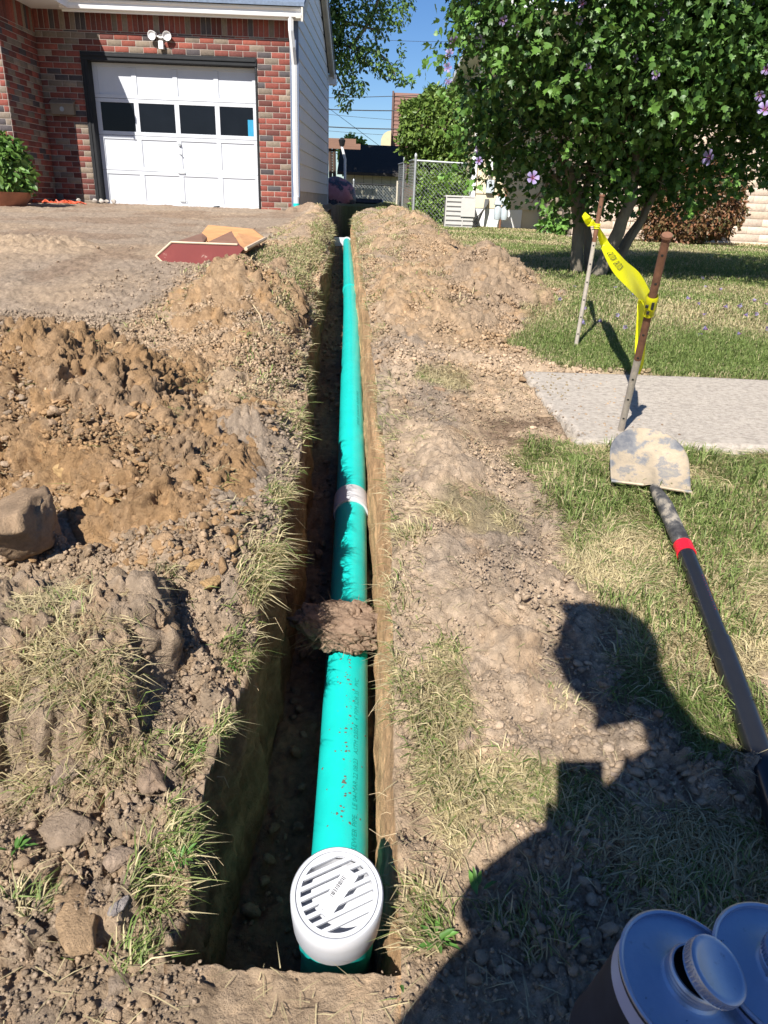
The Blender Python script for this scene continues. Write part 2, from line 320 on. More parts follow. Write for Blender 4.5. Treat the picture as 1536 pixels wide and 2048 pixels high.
# ================================================================== GROUND
def rows_y():
    ys = [-6, -4, -2.5, -1.5, -.8, -.3, 0, .15, .28]
    y = .35
    while y < 20:
        ys.append(y); y += .0045*max(y, .55) if y < 9 else .0045*y*1.6
    while y < 300: ys.append(y); y *= 1.12
    ys = [v for v in ys if abs(v-.6) > .004 and abs(v-17) > .04]+[.596, .604, 16.98, 17.02]
    return np.array(sorted(ys))
YS = rows_y()
TT = np.concatenate([np.linspace(0, .9, 300)**1.0, .9+np.geomspace(.004, 60, 46)])
def build_ground():
    nw = 30; nb = 46
    ny = len(YS); L = .5+.56*np.clip(YS, .3, None)
    xl, xr = TL(YS), TR(YS)
    on = ((YS > .6) & (YS < 17)).astype(float)
    X = []; Z = []; COLR = []; Yc = []
    Yg = YS[:, None]
    def app(x, z, c, y=None):
        X.append(x); Z.append(z); Yc.append(np.broadcast_to(Yg, x.shape) if y is None else y); COLR.append(c)
    def gcol(x, y):
        s = x.shape; return soil_col(x.ravel(), y.ravel()).reshape(*s, 3)
    # left ground
    xg = xl[:, None]-TT[::-1][None]*L[:, None]; yg = np.broadcast_to(Yg, xg.shape)
    app(xg, ground_z(xg, yg), gcol(xg, yg))
    zl = ground_z(xl, YS); zr = ground_z(xr, YS)
    fl = pipe_z(YS)-.075
    # walls
    t = (np.arange(1, nw+1)/(nw+1))[None]
    def wall(xe, ze, sgn):
        yb = np.broadcast_to(Yg, (ny, nw)); D = (ze-fl)[:, None]*t
        z = ze[:, None]-D*on[:, None]
        rough = (fbm2(yb*9, z*9+sgn*40, 4, 90)-.5)*.05+(fbm2(yb*22, z*3, 3, 87)-.5)*.022+(fbm2(yb*3, z*26, 3, 91)-.5)*.012+clod(yb, z+sgn, .04, 92, .25)*.35+blocks(yb, z+sgn*3, .018, 89)*.35+(fbm2(yb*60, z*60, 2, 88)-.5)*.006
        fade = np.sin(np.clip(t, 0, 1)*PI)**.5
        x = xe[:, None]+sgn*(rough*(1.0 if sgn > 0 else .45)*fade-(.010*t+(.013*sstep(0, .4, t) if sgn < 0 else 0)))*on[:, None]*-1
        n = fbm2(yb*5, z*22, 3, 93); n2 = fbm2(yb*40, z*40, 3, 94)
        c = TAN*.0+np.where(1, 1, 1)*((np.array([.225, .145, .085]) if sgn > 0 else np.array([.66, .42, .23]))[None, None]*(1-n[..., None]*.0))  # shade and sun in the colour: left wall darkened, right wall lightened
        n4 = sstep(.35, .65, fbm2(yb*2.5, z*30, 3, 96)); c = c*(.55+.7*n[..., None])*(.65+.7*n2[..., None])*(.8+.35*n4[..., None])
        moss = sstep(.6, .85, fbm2(yb*4+9, z*7, 3, 95))[..., None]*.15
        c = c*(1-moss*.35)+np.array([.13, .14, .07])*moss*.35
        return x, z, c
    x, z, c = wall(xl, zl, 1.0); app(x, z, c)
    # floor
    tb = np.linspace(0, 1, nb)[None]
    xb = (xl[:, None]+.01)*(1-tb)+(xr[:, None]-.01)*tb; yb = np.broadcast_to(Yg, xb.shape)
    zb = fl[:, None]+clod(xb, yb, .05, 96, .6)*.5+clod(xb, yb, .02, 97, .7)*.5+(fbm2(xb*8, yb*8, 3, 98)-.5)*.05
    zgs = (zl[:, None]*(1-tb)+zr[:, None]*tb)
    flat = ground_z(xb, yb)
    zb = np.where(on[:, None] > 0, zb, flat)
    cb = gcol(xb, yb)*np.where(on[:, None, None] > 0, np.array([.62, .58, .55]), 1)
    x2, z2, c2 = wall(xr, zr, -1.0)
    # walls collapse onto the flat ground where there is no trench
    off = on[:, None] < .5
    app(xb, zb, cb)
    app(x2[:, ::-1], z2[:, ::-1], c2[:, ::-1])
    xg = xr[:, None]+TT[None]*L[:, None]; yg = np.broadcast_to(Yg, xg.shape)
    app(xg, ground_z(xg, yg), gcol(xg, yg))
    XX = np.concatenate(X, 1); ZZ = np.concatenate(Z, 1); YY = np.concatenate(Yc, 1); CCc = np.concatenate(COLR, 1)
    V = np.stack([XX, YY, ZZ], -1).reshape(-1, 3)
    o = np_mesh('ground', V, grid_faces(*XX.shape), M_SOIL, None, CCc.reshape(-1, 3), smooth=True)
    o['kind'] = 'structure'
build_ground()

# ------------------------------------------------------------------ spoil heaps
def gauss(x, y, cx, cy, rx, ry, rot=0, p=1.0):
    c, s = math.cos(rot), math.sin(rot); dx = x-cx; dy = y-cy; u = (dx*c+dy*s)/rx; v = (-dx*s+dy*c)/ry
    return np.exp(-(u*u+v*v)**p)
def heap(name, label, x0, x1, y0, y1, fn, och, step, extra=1.0):
    yn = int((y1-y0)/step); xn = int((x1-x0)/step)
    xs = np.linspace(x0, x1, xn); ys = np.linspace(y0, y1, yn); x, y = np.meshgrid(xs, ys)
    b = fn(x, y)
    wx = x+(fbm2(x*20, y*20, 2, 103)-.5)*.04; wy = y+(fbm2(x*20+9, y*20, 2, 104)-.5)*.04
    m1 = sstep(.42, .62, fbm2(x*4, y*4, 2, 105))
    k = np.clip(b/.05, 0, 1)*extra
    rel = blocks(wx, wy, .095, 106)*.5*m1+blocks(wx, wy, .045, 107)*.7+blocks(wx, wy, .024, 108)*.8+blocks(wx, wy, .0115, 109)*.85+(fbm2(x*9, y*9, 4, 110)-.5)*.06+(fbm2(x*110, y*110, 2, 113)-.5)*.006+blocks(wx+5, wy, .034, 116, .3)*.6
    z = ground_z(x, y)*.3+(G(x, y)+edge_bank(x, y))*.7+b-.012
    zs = G(x, y)+b; gy_, gx_ = np.gradient(zs, ys, xs); nz = 1/np.sqrt(1+gx_**2+gy_**2); x0_, y0_ = x, y
    disp = rel*k; x, y, z = x-gx_*nz*disp, y-gy_*nz*disp, z+nz*disp
    keep = (b > .002)
    lip = np.minimum(np.abs(x-np.interp(y, TLY, TLX)), np.abs(x-np.interp(y, TRY, TRX)))
    inside = (x > TL(y)-.006) & (x < TR(y)+.006) & (y > .6)
    keep &= ~inside
    F = grid_faces(yn, xn); kv = keep.ravel(); F = F[kv[F].all(1)]
    n = fbm2(x.ravel()*6, y.ravel()*6, 3, 111)
    c = soil_col(x.ravel(), y.ravel(), np.clip(och*(.5+n), 0, 1))
    c = c/(1e-6+1)  # keep the soil palette
    lm = np.clip(lawn_mask(x.ravel(), y.ravel())+turf_mask(x.ravel(), y.ravel())+left_turf(x.ravel(), y.ravel()), 0, 1)
    base = (TAN*(1-och)+OCH*och)[None]*(.6+.8*fbm2(x.ravel()*30, y.ravel()*30, 3, 112))[:, None]
    c = lerp(c, base*0+base, lm) if False else c*(1-lm[:, None])+base*lm[:, None]
    used = np.unique(F); mp = np.full(kv.size, -1); mp[used] = np.arange(len(used))
    V = np.stack([x.ravel(), y.ravel(), z.ravel()], 1)[used]
    o = np_mesh(name, V, mp[F], M_SOIL, None, c[used], smooth=True)
    return tag(o, label, 'dirt heap', 'heaps of dug soil beside the trench')
def lipfade_l(x, y): return sstep(.0, .10, np.interp(y, TLY, TLX)-x)
def lipfade_r(x, y): return sstep(.0, .12, x-np.interp(y, TRY, TRX))
def cone(x, y, cx, cy, rx, ry, h):
    d = np.sqrt(((x-cx)/rx)**2+((y-cy)/ry)**2)+(fbm2(x*5, y*5, 3, 120)-.5)*.35; return np.clip(1-d, -.2, 1)*h
def fA(x, y):
    a = np.maximum(gauss(x, y, -1.12, 2.10, .46, .36, -.35, 1.4)*.255, gauss(x, y, -1.75, 2.15, .5, .42)*.24)+gauss(x, y, -.60, 1.72, .26, .30, .4, 1.3)*.10+gauss(x, y, -.75, 2.55, .3, .3)*.06
    return (a+(fbm2(x*5, y*5, 3, 121)-.5)*.07*np.clip(a/.08, 0, 1)-.02)*lipfade_l(x, y)
def fB(x, y): return np.maximum(cone(x, y, -.68, 3.38, .40, .62, .235), np.maximum(gauss(x, y, -.55, 2.85, .24, .35)*.09, gauss(x, y, -.62, 4.0, .25, .5)*.10)-.015)*lipfade_l(x, y)
def fS(x, y):
    d = np.sqrt(((x+.60)/.25)**2+((y-1.02)/.17)**2)+(fbm2(x*9, y*9, 3, 122)-.5)*.5; return sstep(1.0, .72, d)*.11+sstep(1, 0, d)*.05-.002
def fC(x, y):
    return np.maximum(.275*np.clip(1-np.sqrt(((x-.49)/.44)**2+((y-4.2)/.75)**2)+(fbm2(x*6, y*6, 2, 126)-.5)*.12, -.2, 1), gauss(x, y, .25, 4.0, .33, .9, 0, 1.2)*.14-.012)*lipfade_r(x, y)
def fD(x, y):
    a = np.maximum(gauss(x, y, .13, 9.2, .42, 3.1, .04, 1.4)*.26, gauss(x, y, .25, 6.3, .42, 1.3, .05)*.17)
    a = np.maximum(a, cone(x, y, .22, 11.6, .55, 1.2, .24))
    return (a+(fbm2(x*3, y*2, 3, 123)-.5)*.12*np.clip(a/.1, 0, 1)-.015)*lipfade_r(x, y)
def fE(x, y): return (gauss(x, y, .28, 1.30, .17, .20, .2, 1.6)*.045+gauss(x, y, .20, 1.86, .17, .22, .1, 1.2)*.055-.006)*lipfade_r(x, y)
def fF(x, y):
    a = gauss(x, y, -.86, 9.0, .30, 3.3, .07, 1.5)*.13+gauss(x, y, -1.25, 12.7, .45, .5)*.17
    return (a+(fbm2(x*4, y*3, 3, 124)-.5)*.1*np.clip(a/.08, 0, 1)-.012)*lipfade_l(x, y)
heap('dirt_heap', 'wide ochre heap of crumbly clay on the left, at the edge of the bare drive', -2.6, -.22, 1.3, 3.1, fA, .8, .0052, 1.6)
heap('dirt_heap', 'pointed ochre heap in front of the maroon wooden box', -1.35, -.22, 2.5, 4.7, fB, .6, .0072, 1.5)
heap('dirt_heap', 'broken sod clump topped with dry grass, lowest heap on the left of the trench', -.9, -.3, .78, 1.28, fS, .0, .0035, 1.3)
heap('dirt_heap', 'sandy cone of soil on the lawn edge between the trench and the leaning stakes', -.1, 1.2, 2.3, 5.6, fC, .35, .0085, 1.2)
heap('dirt_heap', 'long berm of soil and torn turf along the far right side of the trench', -.75, .95, 4.8, 13.0, fD, .3, .02)
heap('dirt_heap', 'flat cracked patch of grey soil beside the near right edge of the trench', .02, .5, 1.0, 2.15, fE, .1, .0042, .8)
heap('dirt_heap', 'low bank of soil and dead grass on the left lip leading to the house corner', -1.8, -.3, 5.0, 13.1, fF, .25, .02)

def fG(x, y): return gauss(x, y, -2.35, 5.0, .42, .30, .2, 1.3)*.075-.008
heap('dirt_heap', 'small low heap of soil alone on the bare drive near the left edge', -3.1, -1.7, 4.4, 5.6, fG, .35, .011)
ALLB = [(fG, 0), (fA, .0), (fB, 0), (fS, 0), (fC, 0), (fD, 0), (fE, 0), (fF, 0)]
def surf(x, y):
    b = np.maximum.reduce([f(x, y) for f, _ in ALLB]+[np.zeros_like(x)])
    return np.where(b > .004, G(x, y)+edge_bank(x, y)*.65+b-.004, ground_z(x, y))

# ------------------------------------------------------------------ concrete path
def build_path():
    n = 120
    xs = np.concatenate([np.linspace(0, .12, 14), np.linspace(.14, 2.2, 150), np.linspace(2.4, 9, 12)]); ys = np.linspace(0, 1, 60)
    u, v = np.meshgrid(xs, ys); y = 2.06+v*.63+u*.012
    left = .575-v*.075+(fbm2(v*9, v*0, 3, 130)-.5)*.05
    x = left+u; front = (fbm2(x*6, x*0+3, 3, 131)-.5)*.02*(1-v)**4; y = y+front
    z = G(x, y)+.012+(fbm2(x*2, y*2, 2, 132)-.5)*.006
    d = np.minimum(np.minimum(u, (v)*.63), (1-v)*.63); z = z-.012*np.clip(1-d/.012, 0, 1)**2
    V = np.stack([x, y, z], -1).reshape(-1, 3); F = grid_faces(*x.shape)
    nr, nc = x.shape
    ring = [j for j in range(nc)]+[i*nc+nc-1 for i in range(1, nr)]+[(nr-1)*nc+j for j in range(nc-2, -1, -1)]+[i*nc for i in range(nr-2, 0, -1)]
    R = V[ring].copy(); R[:, 2] -= .10; R[:, 0] += (fbm2(R[:, 1]*20, R[:, 0]*3, 2, 133)-.5)*.02
    b = len(V); m = len(ring); V = np.concatenate([V, R])
    S = np.array([(ring[i], b+i, b+(i+1) % m, ring[(i+1) % m]) for i in range(m)])
    o = np_mesh('path', V, np.concatenate([F, S]), M_CONC, smooth=False); o['kind'] = 'structure'
build_path()

# ------------------------------------------------------------------ loose clods (too many to count)
def ico(sub):
    import bmesh
    bm = bmesh.new(); bmesh.ops.create_icosphere(bm, subdivisions=sub, radius=1); bm.verts.ensure_lookup_table()
    v = np.array([p.co[:] for p in bm.verts]); f = np.array([[q.index for q in p.verts] for p in bm.faces]); bm.free(); return v, f
I2, I3, I4, I5 = ico(2), ico(3), ico(4), ico(6)
def rockv(I, seed, amp=.35, flat=.7):
    v = I[0]; k = 1+.22*(fbm3(v+seed, 5.5, 2, seed+3)-.5)+amp*(fbm3(v+seed*3.1, 1.3, 3, seed)-.5)*2+amp*.4*(fbm3(v, 4.0, 2, seed+9)-.5)
    # chisel a few facets
    r = np.random.default_rng(seed)
    q = v*k[:, None]
    for _ in range(14):
        n = norm(r.normal(size=3)); d = .48+.38*r.random(); s = q@n; q = q-np.outer(np.clip(s-d, 0, None)*.8, n)
    return q*np.array([1.1, .6+.45*r.random(), flat*(.8+.35*r.random())])
def randbasis(n, tilt=.5):
    a = RNG.random(n)*2*PI; nn = norm(np.stack([RNG.normal(size=n)*tilt, RNG.normal(size=n)*tilt, np.ones(n)], 1))
    f = np.stack([np.cos(a), np.sin(a), np.zeros(n)], 1); return basis(nn, f)
def scatter_pts(n, x0, x1, y0, y1, wfn):
    x = RNG.uniform(x0, x1, n*3); y = RNG.uniform(y0, y1, n*3); k = RNG.random(n*3) < wfn(x, y); return x[k][:n], y[k][:n]
def outside(x, y, m=.004): return ~((x > TL(y)-m) & (x < TR(y)+m) & (y > .6) & (y < 17))
def bare(x, y): return np.clip(1-lawn_mask(x, y)*1.2-turf_mask(x, y)*.7-slab_zone(x, y)*2, 0, 1)*outside(x, y)
def clods(name, n, area, wfn, smin, smax, label=None, och=0, sub=I2, pw=3.5):
    x, y = scatter_pts(n, *area, wfn); m = len(x); z = surf(x, y)
    s = smin+(smax-smin)*RNG.random(m)**pw
    Vs = []; Fs = []; Cs = []; b = 0
    var = [rockv(sub, 200+i) for i in range(7)]; which = RNG.integers(0, 7, m)
    for i in range(7):
        k = which == i
        if not k.any(): continue
        V, F = instances(var[i], sub[1], np.stack([x, y, z+s*.28], 1)[k], randbasis(k.sum(), .4), s[k])
        c = soil_col(x[k], y[k], och*(.3+RNG.random(k.sum())))*RNG.uniform(.8, 1.2, (k.sum(), 1)); Cs.append(np.repeat(c, len(var[i]), 0))
        Vs.append(V); Fs.append(F+b); b += len(V)
    o = np_mesh(name, np.concatenate(Vs), np.concatenate(Fs), M_CLOD, None, np.concatenate(Cs), smooth=False); o['kind'] = 'stuff'
    if label: o['label'] = label; o['category'] = 'loose soil'
    return o
clods('soil_crumbs', 9000, (-1.5, .9, .45, 2.6), lambda x, y: bare(x, y)*(.25+.75*(x < -.2))*(.2+1.2*sstep(.4, .6, fbm2(x*5, y*5, 2, 140))), .0022, .013, 'loose crumbs of soil scattered over the dug ground', .3)
clods('soil_crumbs', 3500, (.05, 1.1, .42, 1.0), lambda x, y: bare(x, y)*sstep(.1, .25, x), .002, .013, 'loose crumbs of soil in the photographer shadow, lower right', .0)
clods('soil_crumbs', 3000, (-3.5, 1.2, 2.4, 8), lambda x, y: bare(x, y)*(.03+.97*(x > -1.1)), .004, .018, 'loose crumbs of soil around the far heaps', .3)
clods('soil_crumbs', 1500, (-.95, -.3, 1.25, 2.2), lambda x, y: outside(x, y)*(.3+.7*sstep(.45, .55, fbm2(x*6, y*6, 2, 141))), .005, .020, 'blocky ochre crumbs spilling down the left heap', .9, sub=I3, pw=2.0)
# fine grains: what keeps the dug soil from looking moulded
def grains(n, area, wfn, s0, s1, och):
    I1 = ico(1); x, y = scatter_pts(n, *area, wfn); m = len(x); z = surf(x, y); s = s0+(s1-s0)*RNG.random(m)**2.5; Vs, Fs, Cs, b = [], [], [], 0; w_ = RNG.integers(0, 5, m)
    for i in range(5):
        r = np.random.default_rng(500+i); v = I1[0]*r.uniform(.6, 1.25, (len(I1[0]), 1))*np.array([1, .8, .65]); k = w_ == i
        V, F = instances(v, I1[1], np.stack([x, y, z+s*.2+RNG.random(m)*.004], 1)[k], randbasis(k.sum(), .8), s[k]); c = soil_col(x[k], y[k], och(x[k], y[k]))*RNG.uniform(.7, 1.3, (k.sum(), 1)); Vs.append(V); Fs.append(F+b); Cs.append(np.repeat(c, len(v), 0)); b += len(V)
    tag(np_mesh('soil_grains', np.concatenate(Vs), np.concatenate(Fs), M_CLOD, None, np.concatenate(Cs)), 'fine loose grains of soil over the dug ground', 'loose soil', kind='stuff')
oA = lambda x, y: np.clip(fA(x, y)*14, 0, .85)
grains(30000, (-1.5, -.2, .45, 1.4), lambda x, y: bare(x, y), .0012, .0055, oA)
grains(46000, (-2.4, -.2, 1.3, 3.2), lambda x, y: outside(x, y)*1.0, .002, .009, oA)
grains(22000, (.02, 1.0, .42, 2.6), lambda x, y: bare(x, y), .0012, .005, oA)
grains(42000, (-1.5, 1.3, 2.6, 6), lambda x, y: outside(x, y)*(1-lawn_mask(x, y))*(1-.9*drive_mask(x, y)), .003, .012, lambda x, y: .3+0*x)
# crumbs on the trench floor
def floor_clods():
    n = 900; y = .65+RNG.random(n)**1.5*7; t = RNG.random(n); x = TL(y)+.03+(TR(y)-TL(y)-.06)*t; ok = np.abs(x-pipe_x(y)) > .066; x, y = x[ok], y[ok]; m = len(x)
    z = pipe_z(y)-.065; s = .004+.018*RNG.random(m)**3; v = rockv(I2, 300)
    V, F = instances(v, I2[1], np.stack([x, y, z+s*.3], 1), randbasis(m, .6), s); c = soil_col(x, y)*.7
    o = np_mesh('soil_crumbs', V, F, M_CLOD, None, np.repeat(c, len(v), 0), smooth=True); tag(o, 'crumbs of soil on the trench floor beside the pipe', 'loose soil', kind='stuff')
floor_clods()

# single lumps big enough to pick out
def lump(name, px, py, size, label, cat, seed, col, flat=.75, dz=.3, group=None, I=I4, D=None):
    if D is None:
        d = ray(px, py); t = np.arange(.35, 20, .003); P = CC+t[:, None]*d; k = np.argmax(P[:, 2] < surf(P[:, 0], P[:, 1])); p = P[k]
    else: p = atD(px, py, D)
    v = rockv(I, seed, .6, flat)*size*np.array([1.25, .9, 1]); r = np.random.default_rng(seed); a = r.random()*6.28
    R = np.array([[math.cos(a), math.sin(a), 0], [-math.sin(a), math.cos(a), 0], [0, 0, 1]]); v = v@R
    v = v*(1+(fbm3(v/size, 4.5, 4, seed)-.5)[:, None]*.34)
    c = np.array(col)[None]*(.75+.5*fbm3(v/size, 3.0, 3, seed+1))[:, None]
    o = np_mesh(name, v, I[1], M_CLOD, None, c, smooth=True); o.location = (p[0], p[1], p[2]+size*dz)
    return tag(o, label, cat, group)
lump('boulder', 60, 1085, .108, 'large round muddy rock half buried at the left edge of the photo', 'rock', 5, (.32, .225, .145), .85, .30)
gl = 'single lumps of soil and stone'
LUMPS = [(322, 1226, .024, 'pale rounded lump of dry soil on the dark edge of the sod clump', (.40, .31, .23)),
 (265, 1195, .012, 'small smooth tan stone on top of the sod clump', (.42, .31, .2)),
 (300, 1550, .036, 'crumbly grey brown lump below the sod clump', (.29, .21, .15)), (140, 1545, .034, 'knobbly grey lump at the foot of the sod clump', (.28, .21, .16)),
 (155, 1850, .044, 'broad ochre slab of clay in the lower left corner', (.36, .245, .145)), (240, 1810, .014, 'smooth grey pebble beside the ochre clay slab', (.33, .29, .27)),
 (130, 1665, .042, 'grey lump between the left photo edge and the grass tuft', (.29, .22, .16)), (235, 1720, .022, 'pale lump just above the grey pebble', (.36, .27, .2)),
 (215, 998, .022, 'ochre block sitting right of the large muddy rock', (.43, .27, .13)), (150, 945, .045, 'smooth pale ochre slab on the left heap above the rock', (.47, .31, .15)),
 (280, 634, .022, 'round brown stone on the bare drive', (.30, .2, .12)), (252, 660, .02, 'dark stone beside the round one on the drive edge', (.24, .17, .11)),
 (5, 640, .03, 'dark clod at the far left on top of the heap', (.2, .14, .09)),
 (1225, 1545, .015, 'round clod at the edge of the shaded ground on the right', (.32, .25, .2)), (1322, 1645, .02, 'largest clod in the shade beneath the shovel handle', (.28, .22, .17)),
 (1232, 1350, .012, 'flat little stone in the head shadow', (.3, .25, .2)), (940, 1480, .028, 'flat pale lump of dry soil right of the trench', (.38, .28, .2)),
 (1045, 760, .02, 'clod between the soil patch and the path corner', (.3, .2, .12)), (1085, 835, .028, 'tan stone in the dark soil by the broken path edge', (.36, .26, .17)), (880, 780, .02, 'brown clod on the bare soil left of the path', (.3, .2, .13)),
 (235, 1965, .02, 'grey clod near the bottom edge beside the ledge', (.3, .23, .17)), (215, 2010, .016, 'small clod at the very bottom left of the ledge', (.3, .23, .17)), (465, 1090, .026, 'ochre block at the trench lip above the grass tuft', (.43, .28, .14)),
 (430, 1165, .024, 'ochre block beside the long grass tuft', (.42, .27, .13)), (390, 1130, .022, 'angular ochre lump in the rubble right of the rock', (.41, .26, .12)), (120, 1120, .02, 'pale lump under the muddy rock', (.4, .3, .2))]
for i, (px, py, s, lb, c) in enumerate(LUMPS): lump('dirt_clod', px, py, s, lb, 'clod', 20+i, c, .55, .12, gl, I4)
for i, (px, py) in enumerate([(190, 403), (203, 400), (213, 401), (228, 404), (158, 409)]):
    p = atY(px, py, 12.9); v = rockv(I3, 60+i)*(.055-.008*(i % 3)); o = np_mesh('rubble_stone', v, I3[1], M_CLOD, None, np.array([[.42, .38, .34]])*np.ones((len(v), 1)), smooth=True); o.location = (p[0], 12.9, .85)
    tag(o, ['pale stone touching the left foot of the garage frame', 'second pale stone, in front of the garage door corner', 'third pale stone, just right of the garage door corner', 'small stone under the left panel of the garage door', 'lone stone left of the black garage frame'][i], 'stone', 'stones at the garage door')

# clump lodged on the pipe
def plug():
    c = atD(682, 1252, 1.80); v = I5[0].copy(); k = 1+.55*(fbm3(v, 1.6, 3, 71)-.5)+.28*(fbm3(v, 5, 3, 72)-.5)
    v = v*k[:, None]*np.array([.098, .066, .055]); v[:, 0] *= 1+.25*(v[:, 2] > 0); v[:, 0] += v[:, 2]*-.25; q_ = v*1.0; v = v+norm(v)*(blocks(q_[:, 0]+q_[:, 2], q_[:, 1]+q_[:, 2]*.5, .030, 73)*.9+blocks(q_[:, 0]+q_[:, 2]*.7, q_[:, 1]-q_[:, 2]*.6, .013, 75)*.9)[:, None]
    col = np.array([[.30, .21, .15]])*(.7+.6*fbm3(v, 60, 3, 74))[:, None]
    th = thing('fallen_clump', 'brown clump of soil and roots lodged on the green pipe across the trench', 'soil clump'); th.location = c
    np_mesh('clump', v, I5[1], M_CLOD, th, col, smooth=True)
    m = MB()
    for i in range(70):
        a = random.uniform(0, 6.28); p = np.array([math.cos(a)*.08*random.uniform(.5, 1), math.sin(a)*.05, random.uniform(-.03, .04)]); q = p*1.0
        d = np.array([math.cos(a)+random.uniform(-.4, .4)-.3, math.sin(a)+random.uniform(-.5, .5), random.uniform(-.5, .5)])*random.uniform(.02, .06)
        m.tube([p*.8, p+d*.5, p+d+np.array([0, 0, random.uniform(-.02, .005)])], [.0012, .0008, .0004], 4)
    m.build('roots', mat('root_fibre', (.30, .22, .13), .9), th)
    return c
PLUG = plug()
# ================================================================== PIPE
def text_mesh(txt, size, extr=0):
    cu = bpy.data.curves.new('txt', 'FONT'); cu.body = txt; cu.size = size; cu.extrude = extr; cu.resolution_u = 2
    o = bpy.data.objects.new('txt', cu); COL.objects.link(o); dg = bpy.context.evaluated_depsgraph_get(); dg.update()
    me = bpy.data.meshes.new_from_object(o.evaluated_get(dg)); bpy.data.objects.remove(o)
    v = np.array([p.co[:] for p in me.vertices]); f = [tuple(p.vertices) for p in me.polygons]; bpy.data.meshes.remove(me); return v, f
RP = .0535
PYS = np.concatenate([np.arange(.80, 4, .02), np.arange(4, 12.6, .1)])
from numpy import interp
def _sm(y):   # smoothed centre line
    ks = np.linspace(-.5, .5, 9); return np.mean([pipe_x(y+k*min(1, y*.5)) for k in ks]), np.mean([pipe_z(y+k*min(1, y*.5)) for k in ks])
PC = np.array([(_sm(y)[0], y, _sm(y)[1]) for y in PYS])
M_TEALD = mat('green_pvc_print', (.005, .22, .19), .5, var=.1)
M_MUD = mat('dried_mud', (.12, .10, .08), .95, var=.3, vs=200, bump=.002, bs=400)
pipe = thing('drain_pipe', 'teal sewer pipe in the trench with a white slotted drain grate on its near end', 'pipe')
def seg(y0, y1): 
    k = (PYS >= y0-.001) & (PYS <= y1+.001); return [tuple(p) for p in PC[k]]
m = MB(); m.tube(seg(.80, 2.34), RP, 56); m.build('pipe_section', M_TEAL, pipe, smooth=True)
m = MB(); m.tube(seg(2.32, 6.1), RP, 48); m.build('pipe_section', M_TEAL, pipe, smooth=True)
m = MB(); m.tube(seg(6.0, 11.5), RP, 40); m.build('pipe_section', M_TEAL, pipe, smooth=True)
def frame_at(y):
    i = int(np.argmin(abs(PYS-y))); c = PC[i]; t = norm(PC[min(i+1, len(PC)-1)]-PC[max(i-1, 0)]); n = norm(np.cross(np.cross(t, (0, 0, 1)), t)); return c, t, n, norm(np.cross(t, n))
c, t, n, b = frame_at(2.32)
cp = MB().lathe([(.0536, -.055), (.0600, -.055), (.0612, -.050), (.0612, .050), (.0600, .055), (.0536, .055)], c, t, 64).build('coupling', M_PVCW, pipe, smooth=True)
c6, t6, _, _ = frame_at(6.05); MB().lathe([(.0536, -.07), (.0585, -.07), (.0585, .05), (.0536, .07)], c6, t6, 48).build('bell_end', M_TEAL, pipe, smooth=True)
cN, tN, _, _ = frame_at(11.5); MB().lathe([(.05, -.06), (.072, -.06), (.072, .06), (.05, .06)], cN, tN, 40, cap=True).add([(cN[0]-.2, cN[1]-.05, cN[2]-.06), (cN[0], cN[1]-.05, cN[2]-.06), (cN[0], cN[1]+.05, cN[2]-.06), (cN[0]-.2, cN[1]+.05, cN[2]-.06), (cN[0]-.2, cN[1]-.05, cN[2]+.06), (cN[0], cN[1]-.05, cN[2]+.06), (cN[0], cN[1]+.05, cN[2]+.06), (cN[0]-.2, cN[1]+.05, cN[2]+.06)], [(0, 3, 2, 1), (4, 5, 6, 7), (0, 1, 5, 4), (1, 2, 6, 5), (2, 3, 7, 6), (3, 0, 4, 7)]).build('tee_fitting', M_PVCW, pipe, smooth=True)
def pipe_text(txt, y0, size, ang, name='print_line', matt=M_TEALD):
    v, f = text_mesh(txt, size)
    y = y0+v[:, 0]; cx = np.array([_sm(q)[0] for q in y]); cz = np.array([_sm(q)[1] for q in y])
    th = ang-v[:, 1]/RP; R = RP+.0006     # text top points to the left of the pipe
    V = np.stack([cx+np.sin(th)*R, y, cz+np.cos(th)*R], 1)
    me = bpy.data.meshes.new(name); me.from_pydata([tuple(p) for p in V], [], f); me.materials.append(matt); link(bpy.data.objects.new(name, me), pipe)
pipe_text('SEWER PIPE   LE 04-MAR-22 08:23   ASTM D3034   4" PSM SDR 35   PVC', .955, .0150, .60)
pipe_text('SEWER PIPE   LE 04-MAR-22 09:41   ASTM D3034   4" SDR 35', 2.9, .0150, .62)
# mud flecks stuck on the pipe below the clump
def flecks():
    n = 150; y = 1.02+RNG.random(n)*.62; cl = np.floor(RNG.random(n)*9)*.075+1.03; y = np.where(RNG.random(n) < .7, cl+RNG.normal(size=n)*.012, y); th = np.where(RNG.random(n) < .8, .12+RNG.normal(size=n)*.12+ (y-1.3)*.15, RNG.normal(size=n)*.5)
    cx = np.array([_sm(q)[0] for q in y]); cz = np.array([_sm(q)[1] for q in y]); nn = np.stack([np.sin(th), 0*th, np.cos(th)], 1); P = np.stack([cx, y, cz], 1)+nn*RP
    v = rockv(I2, 401, .6, .35); a = RNG.random(n)*6.28; f = np.stack([np.cos(a), np.sin(a), 0*a], 1)
    V, F = instances(v, I2[1], P, basis(nn, f), .0008+.0032*RNG.random(n)**2); tag(np_mesh('mud_flecks', V, F, M_MUD, pipe, smooth=True), kind='stuff')
flecks()

